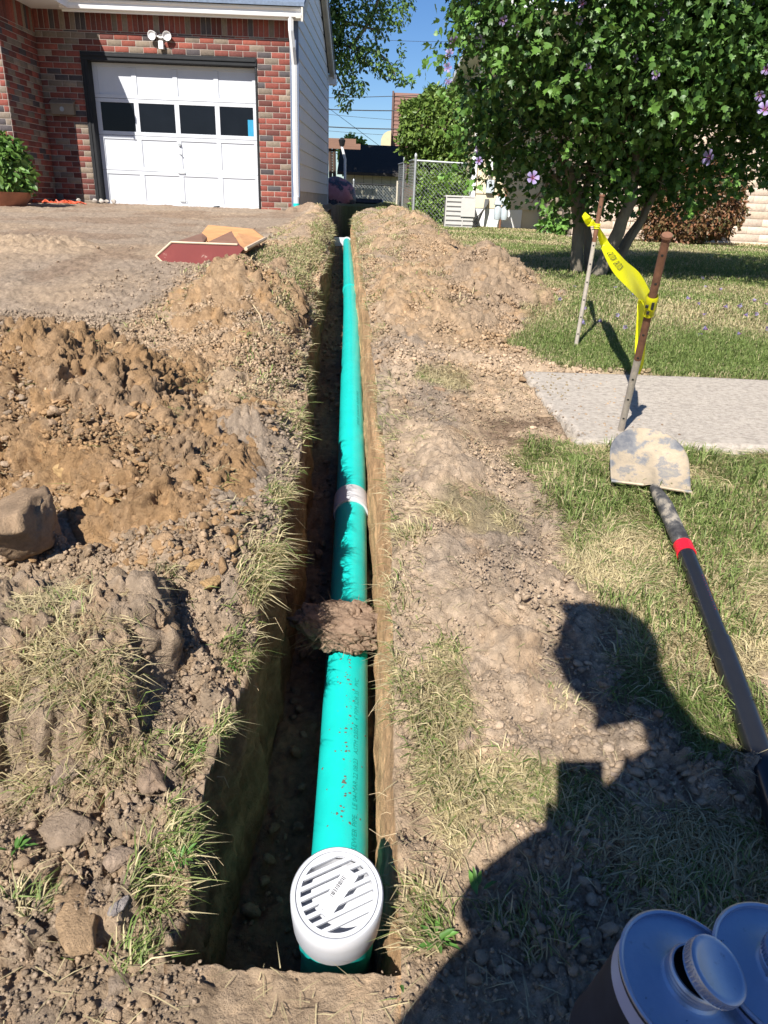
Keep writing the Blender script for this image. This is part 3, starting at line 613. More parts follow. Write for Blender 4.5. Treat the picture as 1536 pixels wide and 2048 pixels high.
# near end: elbow, green riser, white hub with slotted grate
GC = np.array([-.041, .655, .175]); gx_px = norm(np.cross(GC-CC, (0, 0, 1)))
gax = norm(np.array([.02, -math.cos(math.radians(73)), math.sin(math.radians(73))]))
gu = norm(np.cross(gax, np.cross((0, 0, 1), gax)))       # 'up' on the grate face
gu = norm(np.array([0, 1, 0])-gax*gax[1]); gr = norm(np.cross(gu, gax))
def gp(x, y, z): return GC+gr*x+gu*y+gax*z
fit = [GC-gax*.075, GC-gax*.16, GC-gax*.23+np.array([0, .02, -.01]), np.array([_sm(.80)[0], .80, _sm(.80)[1]])*.5+np.array([_sm(.80)[0], .70, _sm(.80)[1]-.01])*.5, np.array([_sm(.84)[0], .84, _sm(.84)[1]])]
m = MB(); m.tube(fit, .0535, 48); m.build('riser', M_TEAL, pipe, smooth=True)
RG = .0605
hub = MB().lathe([(.0500, -.012), (.0541, -.008), (.0541, .0005), (.0552, .0012), (RG-.002, .0012), (RG, -.0015), (RG+.0004, -.03), (RG-.001, -.078), (RG-.004, -.088), (.053, -.098), (.053, -.11)], GC, gax, 80).build('hub', M_PVCW, pipe, smooth=True)
gr_o = MB(); zt, zb = .0002, -.0055; RI = .0530
gr_o.lathe([(RI, zb), (RI, zt), (.0475, zt), (.0475, zb)], GC, gax, 72)
ca, sa = math.cos(math.radians(27)), math.sin(math.radians(27))
def gxy(u, v): return (u*ca-v*sa, u*sa+v*ca)
pitch = .0116; sw = .0066; half = .0478
edges = []
k0 = -4
for k in range(-4, 4):
    v0 = (k+.5)*pitch+sw/2; v1 = (k+1.5)*pitch-sw/2
    def ch(v): return math.sqrt(max(half**2-v*v, 0))
    if abs(v0) >= half and abs(v1) >= half: continue
    v0c = max(min(v0, half-.0004), -half+.0004); v1c = max(min(v1, half-.0004), -half+.0004)
    pts = []
    for s_, vv in ((-1, np.linspace(v0c, v1c, 5)), (1, np.linspace(v1c, v0c, 5))):
        for q in vv: pts.append(gp(*gxy(s_*ch(q), q), zb))
    gr_o.prism(pts[::-1], gax*(zt-zb-.0004))
# solid strap across the middle carrying the sticker
cb, sb = math.cos(math.radians(58)), math.sin(math.radians(58))
def sxy(u, v): return (u*cb-v*sb, u*sb+v*cb)
gr_o.prism([gp(*sxy(u, v), zb+.0005) for u, v in ((-.031, -.0105), (.033, -.0105), (.033, .0100), (-.031, .0100))], gax*(zt-zb-.0002))
grate = gr_o.build('grate', M_PVCW, pipe, smooth=False)
MB().lathe([(.049, -.013), (.049, -.034)], GC, gax, 48).add([gp(.05*math.cos(a), .05*math.sin(a), -.034) for a in np.linspace(0, 2*PI, 25)[:-1]], [tuple(range(24))]).build('hub_inside', M_PVCW, pipe, smooth=True)
M_STK = mat('sticker_paper', (.82, .82, .84), .35, var=.02)
st = MB().prism([gp(*sxy(u, v), .0004) for u, v in ((-.030, -.0105), (.029, -.0105), (.029, .0095), (-.030, .0095))], gax*.0004).build('sticker', M_STK, grate)
bars = MB(); random.seed(3); u = -.008
while u < .022:
    wdt = random.choice([.0005, .0008, .0013]); bars.prism([gp(*sxy(a, b), .0009) for a, b in ((u, .001), (u+wdt, .001), (u+wdt, .0072), (u, .0072))], gax*.0001); u += wdt+random.choice([.0005, .0009])
for r_, v in ((-.0012, .0003), (-.0025, -.0004), (-.005, .0003)):
    u = -.026
    while u < .024:
        wdt = random.uniform(.001, .004); bars.prism([gp(*sxy(a, b), .0009) for a, b in ((u, r_), (u+wdt, r_), (u+wdt, r_+.0005), (u, r_+.0005))], gax*.0001); u += wdt+.0008
bars.build('barcode', M_BLACKT, grate)
v, f = text_mesh('P911', .0065)
me = bpy.data.meshes.new('sticker_text'); me.from_pydata([tuple(gp(*sxy(-.028+p[0]*.9, .001+p[1]), .00095)) for p in v], [], f); me.materials.append(M_BLACKT); link(bpy.data.objects.new('sticker_text', me), grate)

# ================================================================== STAKES + TAPE
M_STAKE = mat('stake_lower', (.42, .37, .31), .8, metal=.15, var=.25, vs=60, bump=.001, bs=200)
def stake(base, top, r, label, split):
    th = thing('form_stake', label, 'stake', group='steel form stakes'); base, top = np.array(base), np.array(top); d = norm(top-base); L_ = np.linalg.norm(top-base)
    pts = [base-d*.1, base, base+d*L_*split]
    MB().tube([base-d*.08]+[base+d*L_*split*k/4 for k in range(5)], r, 16).build('lower_shaft', M_STAKE, th, smooth=True)
    MB().tube([base+d*L_*split, top-d*.006, top-d*.006, top], [r*1.01, r*1.01, r*1.28, r*1.25], 18).build('rusty_top', M_RUST, th, smooth=True)
    s = norm(np.cross(d, CC-(base+top)/2)); fwd = norm(np.cross(s, d)); pass
    if (CC-(base+top)/2)@fwd < 0: fwd = -fwd
    for k in np.linspace(.12, .93, 8): c_ = base+d*L_*k+fwd*(r*.94); MB().lathe([(0, .0012), (.0032, .0012), (.0034, -.002)], c_, fwd, 12).build('nail_hole', M_BLACKT, th)
    pass; return base, top
S1b, S1t = stake((.788, 3.09, .45), (.788, 3.012, 1.058), .0085, 'leaning steel form stake standing in the lawn, farther and paler of the two', .72)
S2b, S2t = stake((.728, 2.163, .36), (.635, 1.80, .955), .0100, 'thicker rust brown form stake leaning at the front edge of the concrete path', .45)
tape = thing('caution_tape', 'yellow caution tape tied between the two leaning stakes, its loose end hanging', 'tape')
def ribbon(name, P, W, N=None, n=60, parent=tape, wob=.004):
    P = np.array(P, float); s = np.linspace(0, len(P)-1, n); k = np.arange(len(P))
    def cr(A):
        A = np.array(A, float); out = []
        for q in s:
            i = min(int(q), len(A)-2); f_ = q-i; p0 = A[max(i-1, 0)]; p1 = A[i]; p2 = A[i+1]; p3 = A[min(i+2, len(A)-1)]
            out.append(.5*((2*p1)+(-p0+p2)*f_+(2*p0-5*p1+4*p2-p3)*f_**2+(-p0+3*p1-3*p2+p3)*f_**3))
        return np.array(out)
    C_ = cr(P); Wd = cr(np.array(W)[:, None])[:, 0]; Nn = norm(cr(np.array(N, float)))
    m_ = 7; tt = np.linspace(-.5, .5, m_); T = norm(np.gradient(C_, axis=0)); side = norm(Nn-T*(Nn*T).sum(1, keepdims=True)); nor = np.cross(T, side)
    V = C_[:, None]+side[:, None]*(tt[None, :, None]*Wd[:, None, None])+nor[:, None]*(np.sin(tt*5+s[:, None]*2.2)[..., None]*wob)
    o = np_mesh(name, V.reshape(-1, 3), grid_faces(n, m_), M_TAPE, parent, smooth=True); return C_, side, nor, Wd, s, wob
k1 = S1b+(S1t-S1b)*.815; k2 = S2b+(S2t-S2b)*.71
cside = lambda a, b: list(CR*a+CU*b)
RB = ribbon('tape_span', [k1+CU*0, atD(1212, 492, 2.95), atD(1238, 532, 2.65), atD(1268, 562, 2.32), k2+np.array([-.004, -.012, .004])], [.010, .040, .056, .056, .03], [cside(.9, .4), cside(.85, .5), cside(.7, .7), cside(.6, .8), cside(.2, 1)])
RT = ribbon('tape_tail', [k2+np.array([-.006, -.014, -.01]), atD(1287, 600, 2.06), atD(1283, 640, 2.07), atD(1281, 690, 2.09), atD(1280, 725, 2.11), atD(1277, 748, 2.12)], [.02, .030, .031, .030, .026, .006], [cside(1, .1), cside(1, 0), cside(1, -.1), cside(1, 0), cside(1, .2), cside(.8, .4)])
ribbon('tape_end', [k1+CU*.002, atD(1182, 448, 3.28), atD(1174, 437, 3.27), atD(1167, 428, 3.26)], [.012, .034, .034, .026], [cside(.8, .5), cside(.75, .6), cside(.7, .7), cside(.7, .7)], n=20, wob=.003)
def wrap(k, rr, w_, nm):
    ax = norm(S2t-S2b) if rr > .009 else norm(S1t-S1b); m = MB()
    m.lathe([(rr, -w_), (rr+.003, -w_*.9), (rr+.002, -w_*.5), (rr+.005, -w_*.1), (rr+.003, w_*.4), (rr+.005, w_*.7), (rr+.002, w_)], k, ax, 20); return m.build(nm, M_TAPE, tape, smooth=True)
wrap(k2, .0115, .032, 'tape_wrap'); wrap(k1, .0085, .010, 'tape_knot')
def tape_text(R_, txt, s0, size, off, name):
    C_, side, nor, Wd, s, wob = R_; v, f = text_mesh(txt, size); arc = np.concatenate([[0], np.cumsum(np.linalg.norm(np.diff(C_, axis=0), axis=1))])
    a = s0+v[:, 0]; V = []
    for q, h in zip(a, v[:, 1]):
        i = min(max(int(np.searchsorted(arc, q))-1, 0), len(arc)-2); f_ = (q-arc[i])/(arc[i+1]-arc[i]+1e-9); c_ = C_[i]+(C_[i+1]-C_[i])*f_; sd = side[i]; nn = nor[i]
        tt = np.clip((h-size*.35)/Wd[i]+off, -.5, .5); p = c_+sd*tt*Wd[i]+nn*(math.sin(tt*5+(s[i]+(s[1]-s[0])*f_)*2.2)*wob)
        tow = norm(CC-p); nn = nn if nn@tow > 0 else -nn; V.append(tuple(p+nn*.0009))
    me = bpy.data.meshes.new(name); me.from_pydata(V, [], f); me.materials.append(M_BLACKT); link(bpy.data.objects.new(name, me), tape)
arcl = np.linalg.norm(np.diff(RB[0], axis=0), axis=1).sum()
tape_text(RB, 'CAUTION   CAUTION', arcl*.18, .034, 0, 'tape_print')
tape_text(RT, 'CAUTION', .07, .022, 0, 'tape_print')
mk = MB(); ax = norm(S2t-S2b); sd = norm(np.cross(ax, CC-k2)); fw = norm(np.cross(sd, ax)); fw = fw if fw@(CC-k2) > 0 else -fw
for a0, b0, a1, b1 in ((-.012, .004, -.004, .012), (.002, .000, .009, .022), (-.006, -.016, .001, -.006)):
    mk = MB(); mk.prism([k2+sd*a0+ax*b0+fw*.0145, k2+sd*a1+ax*b0+fw*.0145, k2+sd*a1+ax*b1+fw*.0145, k2+sd*a0+ax*b1+fw*.0145], fw*.003); mk.build('tape_print', M_BLACKT, tape)


# ================================================================== SHOVEL
sh = thing('shovel', 'round nosed shovel with muddy steel blade and long black handle lying on the grass', 'shovel')
M_BLADE = mat('muddy_steel', rough=.6, metal=.35, vs=9, bump=.0012, bs=90, stops=[(.36, (.13, .135, .15)), (.45, (.22, .215, .21)), (.49, (.38, .31, .22)), (.57, (.46, .37, .26)), (.62, (.24, .23, .22)), (.70, (.40, .34, .25))])
M_FERR = mat('dirty_ferrule', rough=.6, metal=.3, vs=30, bump=.001, bs=120, stops=[(.38, (.04, .04, .042)), (.52, (.11, .105, .10)), (.62, (.38, .33, .26))])
M_GRIP = mat('black_fibreglass', (.014, .015, .018), .30, var=.2, coat=.3); M_RED = mat('red_band', (.62, .012, .03), .4, var=.05)
def gpix(px, py, dz):
    d = ray(px, py); t = np.arange(.35, 20, .002); P = CC+t[:, None]*d; k = np.argmax(P[:, 2] < G(P[:, 0], P[:, 1])+dz); return P[k]
bl = [gpix(1222, 962, .035), gpix(1382, 985, .035)]; B0, B1 = bl; tip = atD(1296, 859, 2.06); tip = gpix(1296, 857, .115)
bu = norm(B1-B0); bw = np.linalg.norm(B1-B0); mid = (B0+B1)/2; bv = tip-mid; bL = np.linalg.norm(bv); bv = bv/bL; bn = norm(np.cross(bu, bv)); bn = bn if bn[2] > 0 else -bn
def blade():
    nu, nv = 41, 61; V = []; 
    for j in range(nv):
        t = 1-(1-j/(nv-1))**1.6
        hw = .5*bw*(1.0 if t < .45 else math.sqrt(max(1-((t-.45)/.555)**2.3, 0)))*(1+.02*math.sin(t*3))
        for i in range(nu):
            s_ = -1+2*i/(nu-1); x = s_*hw; d = -.016*(1-s_*s_)*math.sin(min(t+.15, 1)*PI*.8)*(1-t**3)
            ridge = .012*math.exp(-(x/.017)**2)*max(0, 1-t*1.6)
            V.append(mid+bu*x+bv*(t*bL)+bn*(d+ridge+ (.006 if j == 0 else 0)))
    V = np.array(V); F = grid_faces(nv, nu); o = np_mesh('blade', V, F, M_BLADE, sh, smooth=True)
    s = o.modifiers.new('solid', 'SOLIDIFY'); s.thickness = .0022; s.offset = -1
blade()
tread = MB(); tread.tube([B0+bn*.004-bv*.002, mid-bu*.02+bn*.008-bv*.003], .0045, 8); tread.tube([mid+bu*.02+bn*.008-bv*.003, B1+bn*.004-bv*.002], .0045, 8); tread.build('foot_step', M_BLADE, sh, smooth=True)
H = [gpix(1308, 975, .045), gpix(1330, 1012, .055), gpix(1347, 1050, .042), gpix(1366, 1092, .035), gpix(1395, 1165, .032), gpix(1440, 1285, .032), gpix(1480, 1395, .032), gpix(1536, 1560, .034), gpix(1580, 1700, .04), gpix(1640, 1900, .06)]
MB().tube([H[0]-norm(H[1]-H[0])*.0, H[0]*.5+H[1]*.5, H[1], H[2], H[3]], [.011, .0165, .019, .0195, .0195], 24).build('ferrule', M_FERR, sh, smooth=True)
d34 = norm(H[3]-H[2]); MB().tube([H[3]-d34*.002, H[3]+norm(H[4]-H[3])*.034], .0215, 24).build('collar', M_RED, sh, smooth=True)
MB().tube(H[3:6], .0190, 24).build('handle', M_GRIP, sh, smooth=True)
MB().tube([H[5]-norm(H[5]-H[4])*.004]+H[5:], .0218, 24).build('grip_sleeve', M_GRIP, sh, smooth=True)
def shovel_marks():     # worn red lettering, too worn to read
    ax = norm(H[5]-H[4]); s0 = H[4]+(H[5]-H[4])*-.06; up = norm(np.array([0, 0, 1])-ax*ax[2]); sd = np.cross(ax, up)
    if sd@CR < 0: sd = -sd
    m = MB(); random.seed(4); q = 0
    def pt(a, h): th = .75-h/.019; return s0+ax*a+(up*math.cos(th)+sd*math.sin(th))*.0193
    while q < .105:
        w_ = random.choice([.0035, .005, .006]); sl = .006
        m.add([pt(q, -.004), pt(q+w_*.45, -.004), pt(q+w_*.45+sl, .009), pt(q+sl, .009)], [(0, 1, 2, 3)])
        if random.random() < .6: m.add([pt(q+w_*.4, -.004), pt(q+w_+.002, -.004), pt(q+w_+.002, -.0015), pt(q+w_*.4, -.0015)], [(0, 1, 2, 3)])
        q += w_+.0035
    m.build('worn_lettering', M_RED, sh)
shovel_marks()

# ================================================================== CANS
M_LID = mat('tin_lid', rough=.44, metal=.85, vs=95, bump=.0005, bs=30, stops=[(.0, (.03, .03, .05)), (.285, (.05, .05, .07)), (.31, (.42, .49, .62)), (.60, (.46, .53, .65)), (.70, (.36, .40, .50)), (.735, (.28, .22, .20))])  # blue of the reflected sky tinted into the tin; dark specks are drips
M_CANB = mat('can_body', (.030, .034, .045), .75, spec=.15, metal=0, var=.35, vs=14)
M_LABEL = mat('can_label', (.30, .36, .55), .4, var=.05)
M_RED2 = mat('dark_hole', (.005, .005, .006), .7)
crate = thing('crate', 'upturned black slatted plastic crate the solvent cans stand on', 'crate')
cx0, cx1, cy0, cy1, cz0, cz1 = .196, .50, .14, .412, .085, .322
M_PLB = mat('black_plastic', (.02, .021, .024), .5, var=.15)
m = MB(); T_ = .012
for z0, z1 in ((cz0, cz0+.03), (cz0+.09, cz0+.12), (cz0+.18, cz0+.20), (cz1-.035, cz1)):
    m.box(cx0, cx1, cy0, cy0+T_, z0, z1); m.box(cx0, cx1, cy1-T_, cy1, z0, z1); m.box(cx0, cx0+T_, cy0+T_, cy1-T_, z0, z1); m.box(cx1-T_, cx1, cy0+T_, cy1-T_, z0, z1)
for k in range(6):
    xx = cx0+T_+(cx1-cx0-2*T_-.012)*k/5
    for yy in (cy0+.001, cy1-T_+.001): m.box(xx, xx+.012, yy, yy+T_-.002, cz0+.03, cz1-.035)
    yy = cy0+T_+(cy1-cy0-2*T_-.012)*k/5
    for xx in (cx0+.001, cx1-T_+.001): m.box(xx, xx+T_-.002, yy, yy+.012, cz0+.03, cz1-.035)
m.build('side_slats', M_PLB, crate, bevel=.001)
MB().box(cx0, cx1, cy0, cy1, cz1+.001, .335).build('crate_base', M_PLB, crate, bevel=.003)
def can(px, py, D, label, askew, mx, my, mz):
    th = thing('solvent_can', label, 'can', group='round solvent cans'); c = atD(px, py, D); vw = norm(c-CC)
    r_ = norm(CR-vw*(CR@vw)); u_ = norm(np.cross(r_, vw)); ax = norm(-mz*vw+mx*r_+my*u_)
    R = .054; H_ = .118
    MB().lathe([(R-.002, -H_), (R, -H_+.003), (R, -H_+.006), (R-.0012, -H_+.008), (R-.0012, -.020), (R-.0012, -.012), (R, -.004), (R+.0012, -.001)], c, ax, 72, cap=False).add([c-ax*(H_-.003)+R*.99*(r_*math.cos(a)+np.cross(ax, r_)*math.sin(a)) for a in np.linspace(0, 2*PI, 33)[:-1]], [tuple(range(32))]).build('body', M_CANB, th, smooth=True)
    lb = MB().lathe([(R-.0002, -.020), (R-.0002, -.0055)], c, ax, 72).build('label_band', M_LABEL, th, smooth=True)
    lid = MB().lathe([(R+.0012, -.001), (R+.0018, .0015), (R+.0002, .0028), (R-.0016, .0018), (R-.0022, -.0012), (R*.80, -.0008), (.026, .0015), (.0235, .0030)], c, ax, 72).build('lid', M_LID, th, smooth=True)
    nk = [(.0235, .0030)]
    for k in range(3): nk += [(.0215, .005+k*.0035), (.0222, .0062+k*.0035), (.0222, .0072+k*.0035), (.0215, .0084+k*.0035)]
    nk += [(.0208, .0165), (.0195, .0165), (.0195, .004)]
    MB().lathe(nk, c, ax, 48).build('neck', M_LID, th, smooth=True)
    MB().lathe([(.0001, .006), (.0194, .006)], c, ax, 32).build('opening', M_RED2, th)
    ref = norm(r_-ax*(r_@ax)); dn = norm(-u_-ax*(-u_@ax))
    if askew: cc = c+ax*.0185+ref*.006+dn*.001; ca_ = norm(ax+ref*.22+dn*.08)
    else: cc = c+ax*.012; ca_ = ax
    pr = [(.0228, 0), (.0236, .0008), (.0230, .0016), (.0236, .0026), (.0238, .0090), (.0236, .0108), (.0222, .0116), (.0190, .0116), (.0178, .0108), (.0001, .0108)]
    capo = MB().lathe(pr, cc, ca_, 60).build('screw_cap', M_LID, th, smooth=True)
    if askew: MB().lathe([(.0001, .0002), (.0226, .0002)], cc, ca_, 30).build('cap_inside', M_RED2, th)
    kn = MB(); e1 = norm(np.cross(ca_, (1, .3, 0))); e2 = np.cross(ca_, e1)
    for k in range(48):
        a = 2*PI*k/48; d = e1*math.cos(a)+e2*math.sin(a); t_ = np.cross(ca_, d); p = cc+d*.0236+ca_*.0028
        kn.prism([p-t_*.0004, p+t_*.0004, p+t_*.0004+ca_*.006, p-t_*.0004+ca_*.006], d*.0007)
    kn.build('cap_knurl', M_LID, th)
    v, f = text_mesh('Clear', .009); side = norm(np.cross(ax, CC-c)); fw = norm(np.cross(side, ax)); V = []
    if side@CR < 0: side = -side
    for p in v:
        th_ = .55+(p[0]-.01)/R; d = fw*math.cos(th_)+side*math.sin(th_); d = d if (d@(CC-c)) > -1 else d; V.append(tuple(c+d*(R+.0012)+ax*(-.016+p[1])))
    me = bpy.data.meshes.new('label_text'); me.from_pydata(V, [], f); me.materials.append(M_BLACKT); link(bpy.data.objects.new('label_text', me), th)
    return c, ax, r_, u_
CAN1 = can(1380, 1966, .545, 'dented solvent can with its screw cap sitting askew over the dark opening', True, .50, .43, .75)
CAN2 = can(1572, 1946, .555, 'solvent can with tightly closed cap, cut by the right edge of the photo', False, .50, .45, .74)
c, ax, r_, u_ = CAN1
pl = MB(); 
M_BLUEL = mat('peeling_label', (.55, .58, .70), .4, var=.08, vs=20)
p0 = atD(1222, 1990, .60); p1 = atD(1196, 2060, .60); p2 = atD(1240, 2080, .60)
pl.prism([p0, p1, atD(1215, 2090, .60), p2, atD(1228, 2040, .595)], r_*.0006+u_*.0002)
o = pl.build('peeling_label', M_BLUEL, bpy.data.objects['solvent_can'])

# ================================================================== MAROON BOX
bx = thing('wooden_box', 'maroon painted plywood box with hexagonal sides lying broken open on the bare drive', 'box')
M_MAR = mat('maroon_paint', rough=.55, vs=7, bump=.0006, bs=40, stops=[(.0, (.16, .030, .028)), (.62, (.19, .036, .032)), (.70, (.21, .045, .04)), (.715, (.42, .30, .24)), (.74, (.20, .04, .035))])
M_PLY = mat('raw_plywood', (.52, .27, .12), .7, var=.25, vs=6, stretch=(1, 1, 8)); M_PLYD = mat('brown_plywood', (.23, .12, .075), .65, var=.3, vs=5); M_PLYE = mat('plywood_edge', (.62, .48, .34), .7, var=.2)
def bp(px, py, Y, z=None):
    p = atY(px, py, Y); return p
fy = 4.60
FR = [(312, 512), (343, 484), (475, 489), (487, 498), (455, 536), (332, 531)]
fp = [bp(x, y, fy) for x, y in FR]; MB().prism(fp, (0, .03, 0)).build('front_board', M_MAR, bx)
ed = MB()
for i in (0, 1, 5): a = fp[i]+np.array([0, -.001, 0]); b = fp[(i+1) % 6]+np.array([0, -.001, 0]); ed.tube([a, b], .006, 6)
ed.build('board_edge', M_PLYE, bx)
by = 5.55
BK = [(400, 470), (416, 450), (505, 458), (527, 475), (500, 500), (410, 492)]
bpnt = [bp(x, y, by) for x, y in BK]; MB().prism(bpnt, (0, .03, 0)).build('back_board', M_PLY, bx)
def sheet(name, pts, mt, th=.02):
    pts = [np.array(p) for p in pts]; n = norm(np.cross(pts[1]-pts[0], pts[2]-pts[0])); n = n if n[2] > 0 else -n; MB().prism(pts, -n*th).build(name, mt, bx)
f1, f2, f3 = fp[1]+np.array([0, .03, -.004]), fp[2]+np.array([0, .03, -.004]), fp[3]
sheet('top_sheet', [f1, fp[1]*.55+fp[2]*.45+np.array([0, .03, -.002]), bp(414, 474, 5.3), bp(404, 466, 5.5)], M_PLYD)
sheet('slanting_sheet', [fp[1]*.5+fp[2]*.5+np.array([0, .04, .001]), fp[2]+np.array([0, .04, .001]), bp(463, 462, 5.2)], M_PLYD)
sheet('floor_sheet', [fp[3]+np.array([.02, .03, -.01]), bp(530, 478, 5.5), bp(525, 473, 5.5), bp(476, 466, 5.4), fp[2]+np.array([-.05, .05, -.03])], M_PLY)
MB().tube([fp[3]+np.array([.01, .02, 0]), bp(531, 477, 5.52)], .012, 6).build('side_rail', M_PLYE, bx)
# ================================================================== HOUSES
BR = np.array([[.20, .058, .044], [.23, .070, .050], [.17, .054, .042], [.125, .045, .038], [.21, .165, .125], [.17, .135, .105], [.07, .060, .062], [.12, .045, .038]])
BRP = np.array([.20, .15, .12, .10, .15, .11, .08, .09])
def brick_wall(name, o, u, n, x0, x1, z0, z1, parent, holes=(), soldier=None, cols=BR, probs=BRP, pz=.0835, px=.225, seed=0, mort=M_MORTAR, mt=M_BRICK, depth=.007):
    """bricks standing proud of a mortar plane; o origin, u wall direction, n outward normal"""
    r = np.random.default_rng(seed); o = np.array(o, float); u = np.array(u, float); n = np.array(n, float); R = []
    def put(a, b, c, d):
        for h in holes:
            if b <= h[0] or a >= h[1] or d <= h[2] or c >= h[3]: continue
            if a < h[0] < b and h[0]-a > .03: b = h[0]
            elif a < h[1] < b and b-h[1] > .03: a = h[1]
            elif c < h[2] < d and h[2]-c > .02: d = h[2]
            elif c < h[3] < d and d-h[3] > .02: c = h[3]
            else: return
        R.append((a+.005, b-.005, c+.005, d-.005))
    zz = z0; row = 0; top = soldier if soldier else z1
    while zz < top-.02:
        xx = x0-(px/2 if row % 2 else 0)
        while xx < x1-.02:
            a = max(xx, x0); b = min(xx+px, x1)
            if b-a > .03: put(a, b, zz, min(zz+pz, top))
            xx += px
        zz += pz; row += 1
    if soldier:
        xx = x0
        while xx < x1-.03: put(xx, min(xx+pz*.98, x1), soldier, z1); xx += pz*.98
    A = np.array(R); k = len(A); pr = depth+r.normal(size=k)*.0012
    ci = r.choice(len(cols), k, p=probs/np.sum(probs)); c = cols[ci]*r.uniform(.82, 1.18, (k, 1))
    xs = np.stack([A[:, 0], A[:, 1], A[:, 1], A[:, 0]], 1); zs = np.stack([A[:, 2], A[:, 2], A[:, 3], A[:, 3]], 1)
    def P(x, z, d): return o+x[..., None]*u+z[..., None]*np.array([0, 0, 1.0])+d[..., None]*n
    back = P(xs, zs, np.full_like(xs, -.002)); ins = .0025
    xi = xs+np.array([ins, -ins, -ins, ins]); zi = zs+np.array([ins, ins, -ins, -ins])
    mid = P(xs, zs, np.repeat(pr[:, None]-.0025, 4, 1)); fr = P(xi, zi, np.repeat(pr[:, None], 4, 1))
    V = np.concatenate([back, mid, fr], 1).reshape(-1, 3)
    q = [(8, 9, 10, 11)]+[(i, (i+1) % 4, 4+(i+1) % 4, 4+i) for i in range(4)]+[(4+i, 4+(i+1) % 4, 8+(i+1) % 4, 8+i) for i in range(4)]
    F = (np.array(q)[None]+(np.arange(k)*12)[:, None, None]).reshape(-1, 4)
    if np.cross(u, (0, 0, 1))@n < 0: F = F[:, ::-1]
    np_mesh(name, V, F, mt, parent, np.repeat(c, 12, 0))
    m = MB()   # mortar backing split round the holes
    xsn = sorted({x0, x1, *[h[0] for h in holes], *[h[1] for h in holes]}); zsn = sorted({z0, z1, *[h[2] for h in holes], *[h[3] for h in holes]})
    for i in range(len(xsn)-1):
        for j in range(len(zsn)-1):
            cx, cz = (xsn[i]+xsn[i+1])/2, (zsn[j]+zsn[j+1])/2
            if any(h[0] < cx < h[1] and h[2] < cz < h[3] for h in holes) or not (x0 < cx < x1): continue
            p = [o+u*a+np.array([0, 0, b]) for a, b in ((xsn[i], zsn[j]), (xsn[i+1], zsn[j]), (xsn[i+1], zsn[j+1]), (xsn[i], zsn[j+1]))]
            m.prism(p, -n*.10)
    m.build('mortar_bed', mort, parent)

house = thing('brick_garage', 'red brick garage with white panelled door and pale lap siding beside the trench', 'house'); 
FYp = 13.2; XL, XR = -5.78, -1.775; DX0, DX1, DZ0, DZ1 = -5.10, -2.30, .62, 3.02
brick_wall('brick_wall', (0, FYp, 0), (1, 0, 0), (0, -1, 0), XL, XR, .60, 3.66, house, holes=[(DX0, DX1, .5, DZ1)], soldier=3.30, seed=1)
# brick reveals
brick_wall('brick_reveal', (DX0, FYp+.005, 0), (0, 1, 0), (1, 0, 0), 0, .2, .60, DZ1, house, seed=4)
# black frame
fr = MB(); fr.box(DX0+.004, DX0+.105, FYp-.03, FYp+.20, .55, 2.90); fr.box(DX0+.004, DX1-.002, FYp-.032, FYp+.20, 2.902, DZ1-.003); fr.box(DX1-.034, DX1-.003, FYp-.02, FYp+.20, .55, 2.90)
fr.box(DX0+.030, DX0+.060, FYp-.045, FYp-.031, .55, 2.89); fr.box(DX0+.02, DX1-.02, FYp-.05, FYp-.033, 2.955, 2.985)
fr.build('door_frame', M_BLACKP, house, bevel=.003)
# garage door
DY = FYp+.16; gx0, gx1, gz0, gz1 = DX0+.107, DX1-.036, .80, 2.90
door = bpy.data.objects.new('garage_door', None)
W = gx1-gx0; secs = [gz0, gz0+.535, gz0+1.065, gz0+1.60, gz1]
dm = MB(); st_ = MB(); gl_ = []
cols_x = [gx0+W*k/4 for k in range(5)]
for si in range(4):
    z0, z1 = secs[si]+.003, secs[si+1]-.003
    if si != 2: dm.box(gx0, gx1, DY, DY+.04, z0, z1)
    rl = .055
    st_.box(gx0, gx1, DY-.014, DY-.0015, z0, z0+rl); st_.box(gx0, gx1, DY-.014, DY-.0015, z1-rl, z1)
    for k, x in enumerate(cols_x):
        a, b = (x, x+.075) if k == 0 else ((x-.075, x) if k == 4 else (x-.038, x+.038)); st_.box(a, b, DY-.014, DY-.0015, z0+rl+.001, z1-rl-.001)
    if si == 2:
        for k in range(4):
            a = cols_x[k]+(.075 if k == 0 else .038); b = cols_x[k+1]-(.075 if k == 3 else .038); gl_.append((a, b, z0+rl, z1-rl))
dmo = dm.build('garage_door', M_DOORW, house); st_.build('door_rails', M_DOORW, dmo, bevel=.002)
for a, b, c, d in gl_: MB().box(a-.002, b+.002, DY-.004, DY+.004, c-.002, d+.002).build('window_pane', M_GLASSD, dmo)
MB().box(gx1-.17, gx1-.078, DY-.0055, DY-.0045, secs[2]+.06, secs[2]+.30).build('blue_patch', mat('flat_blue', (.03, .25, .42), .3), dmo)  # thin blue patch over the right-hand window pane
MB().box(gx0+.1, gx1-.1, DY+.3, DY+.34, secs[2]-.1, secs[3]+.1).build('dark_interior', M_RED2, dmo)
hx = (gx0+gx1)/2+.02
MB().lathe([(.0001, -.03), (.022, -.03), (.022, 0)], (hx-.01, DY-.014, secs[1]+.42), (0, 1, 0), 16).build('lock', M_GALV, dmo, smooth=True); hd = MB(); hd.tube([(hx-.03, DY-.03, secs[1]+.30), (hx+.02, DY-.05, secs[1]+.27)], .008, 8); hd.build('door_handle', M_GALV, dmo, smooth=True)
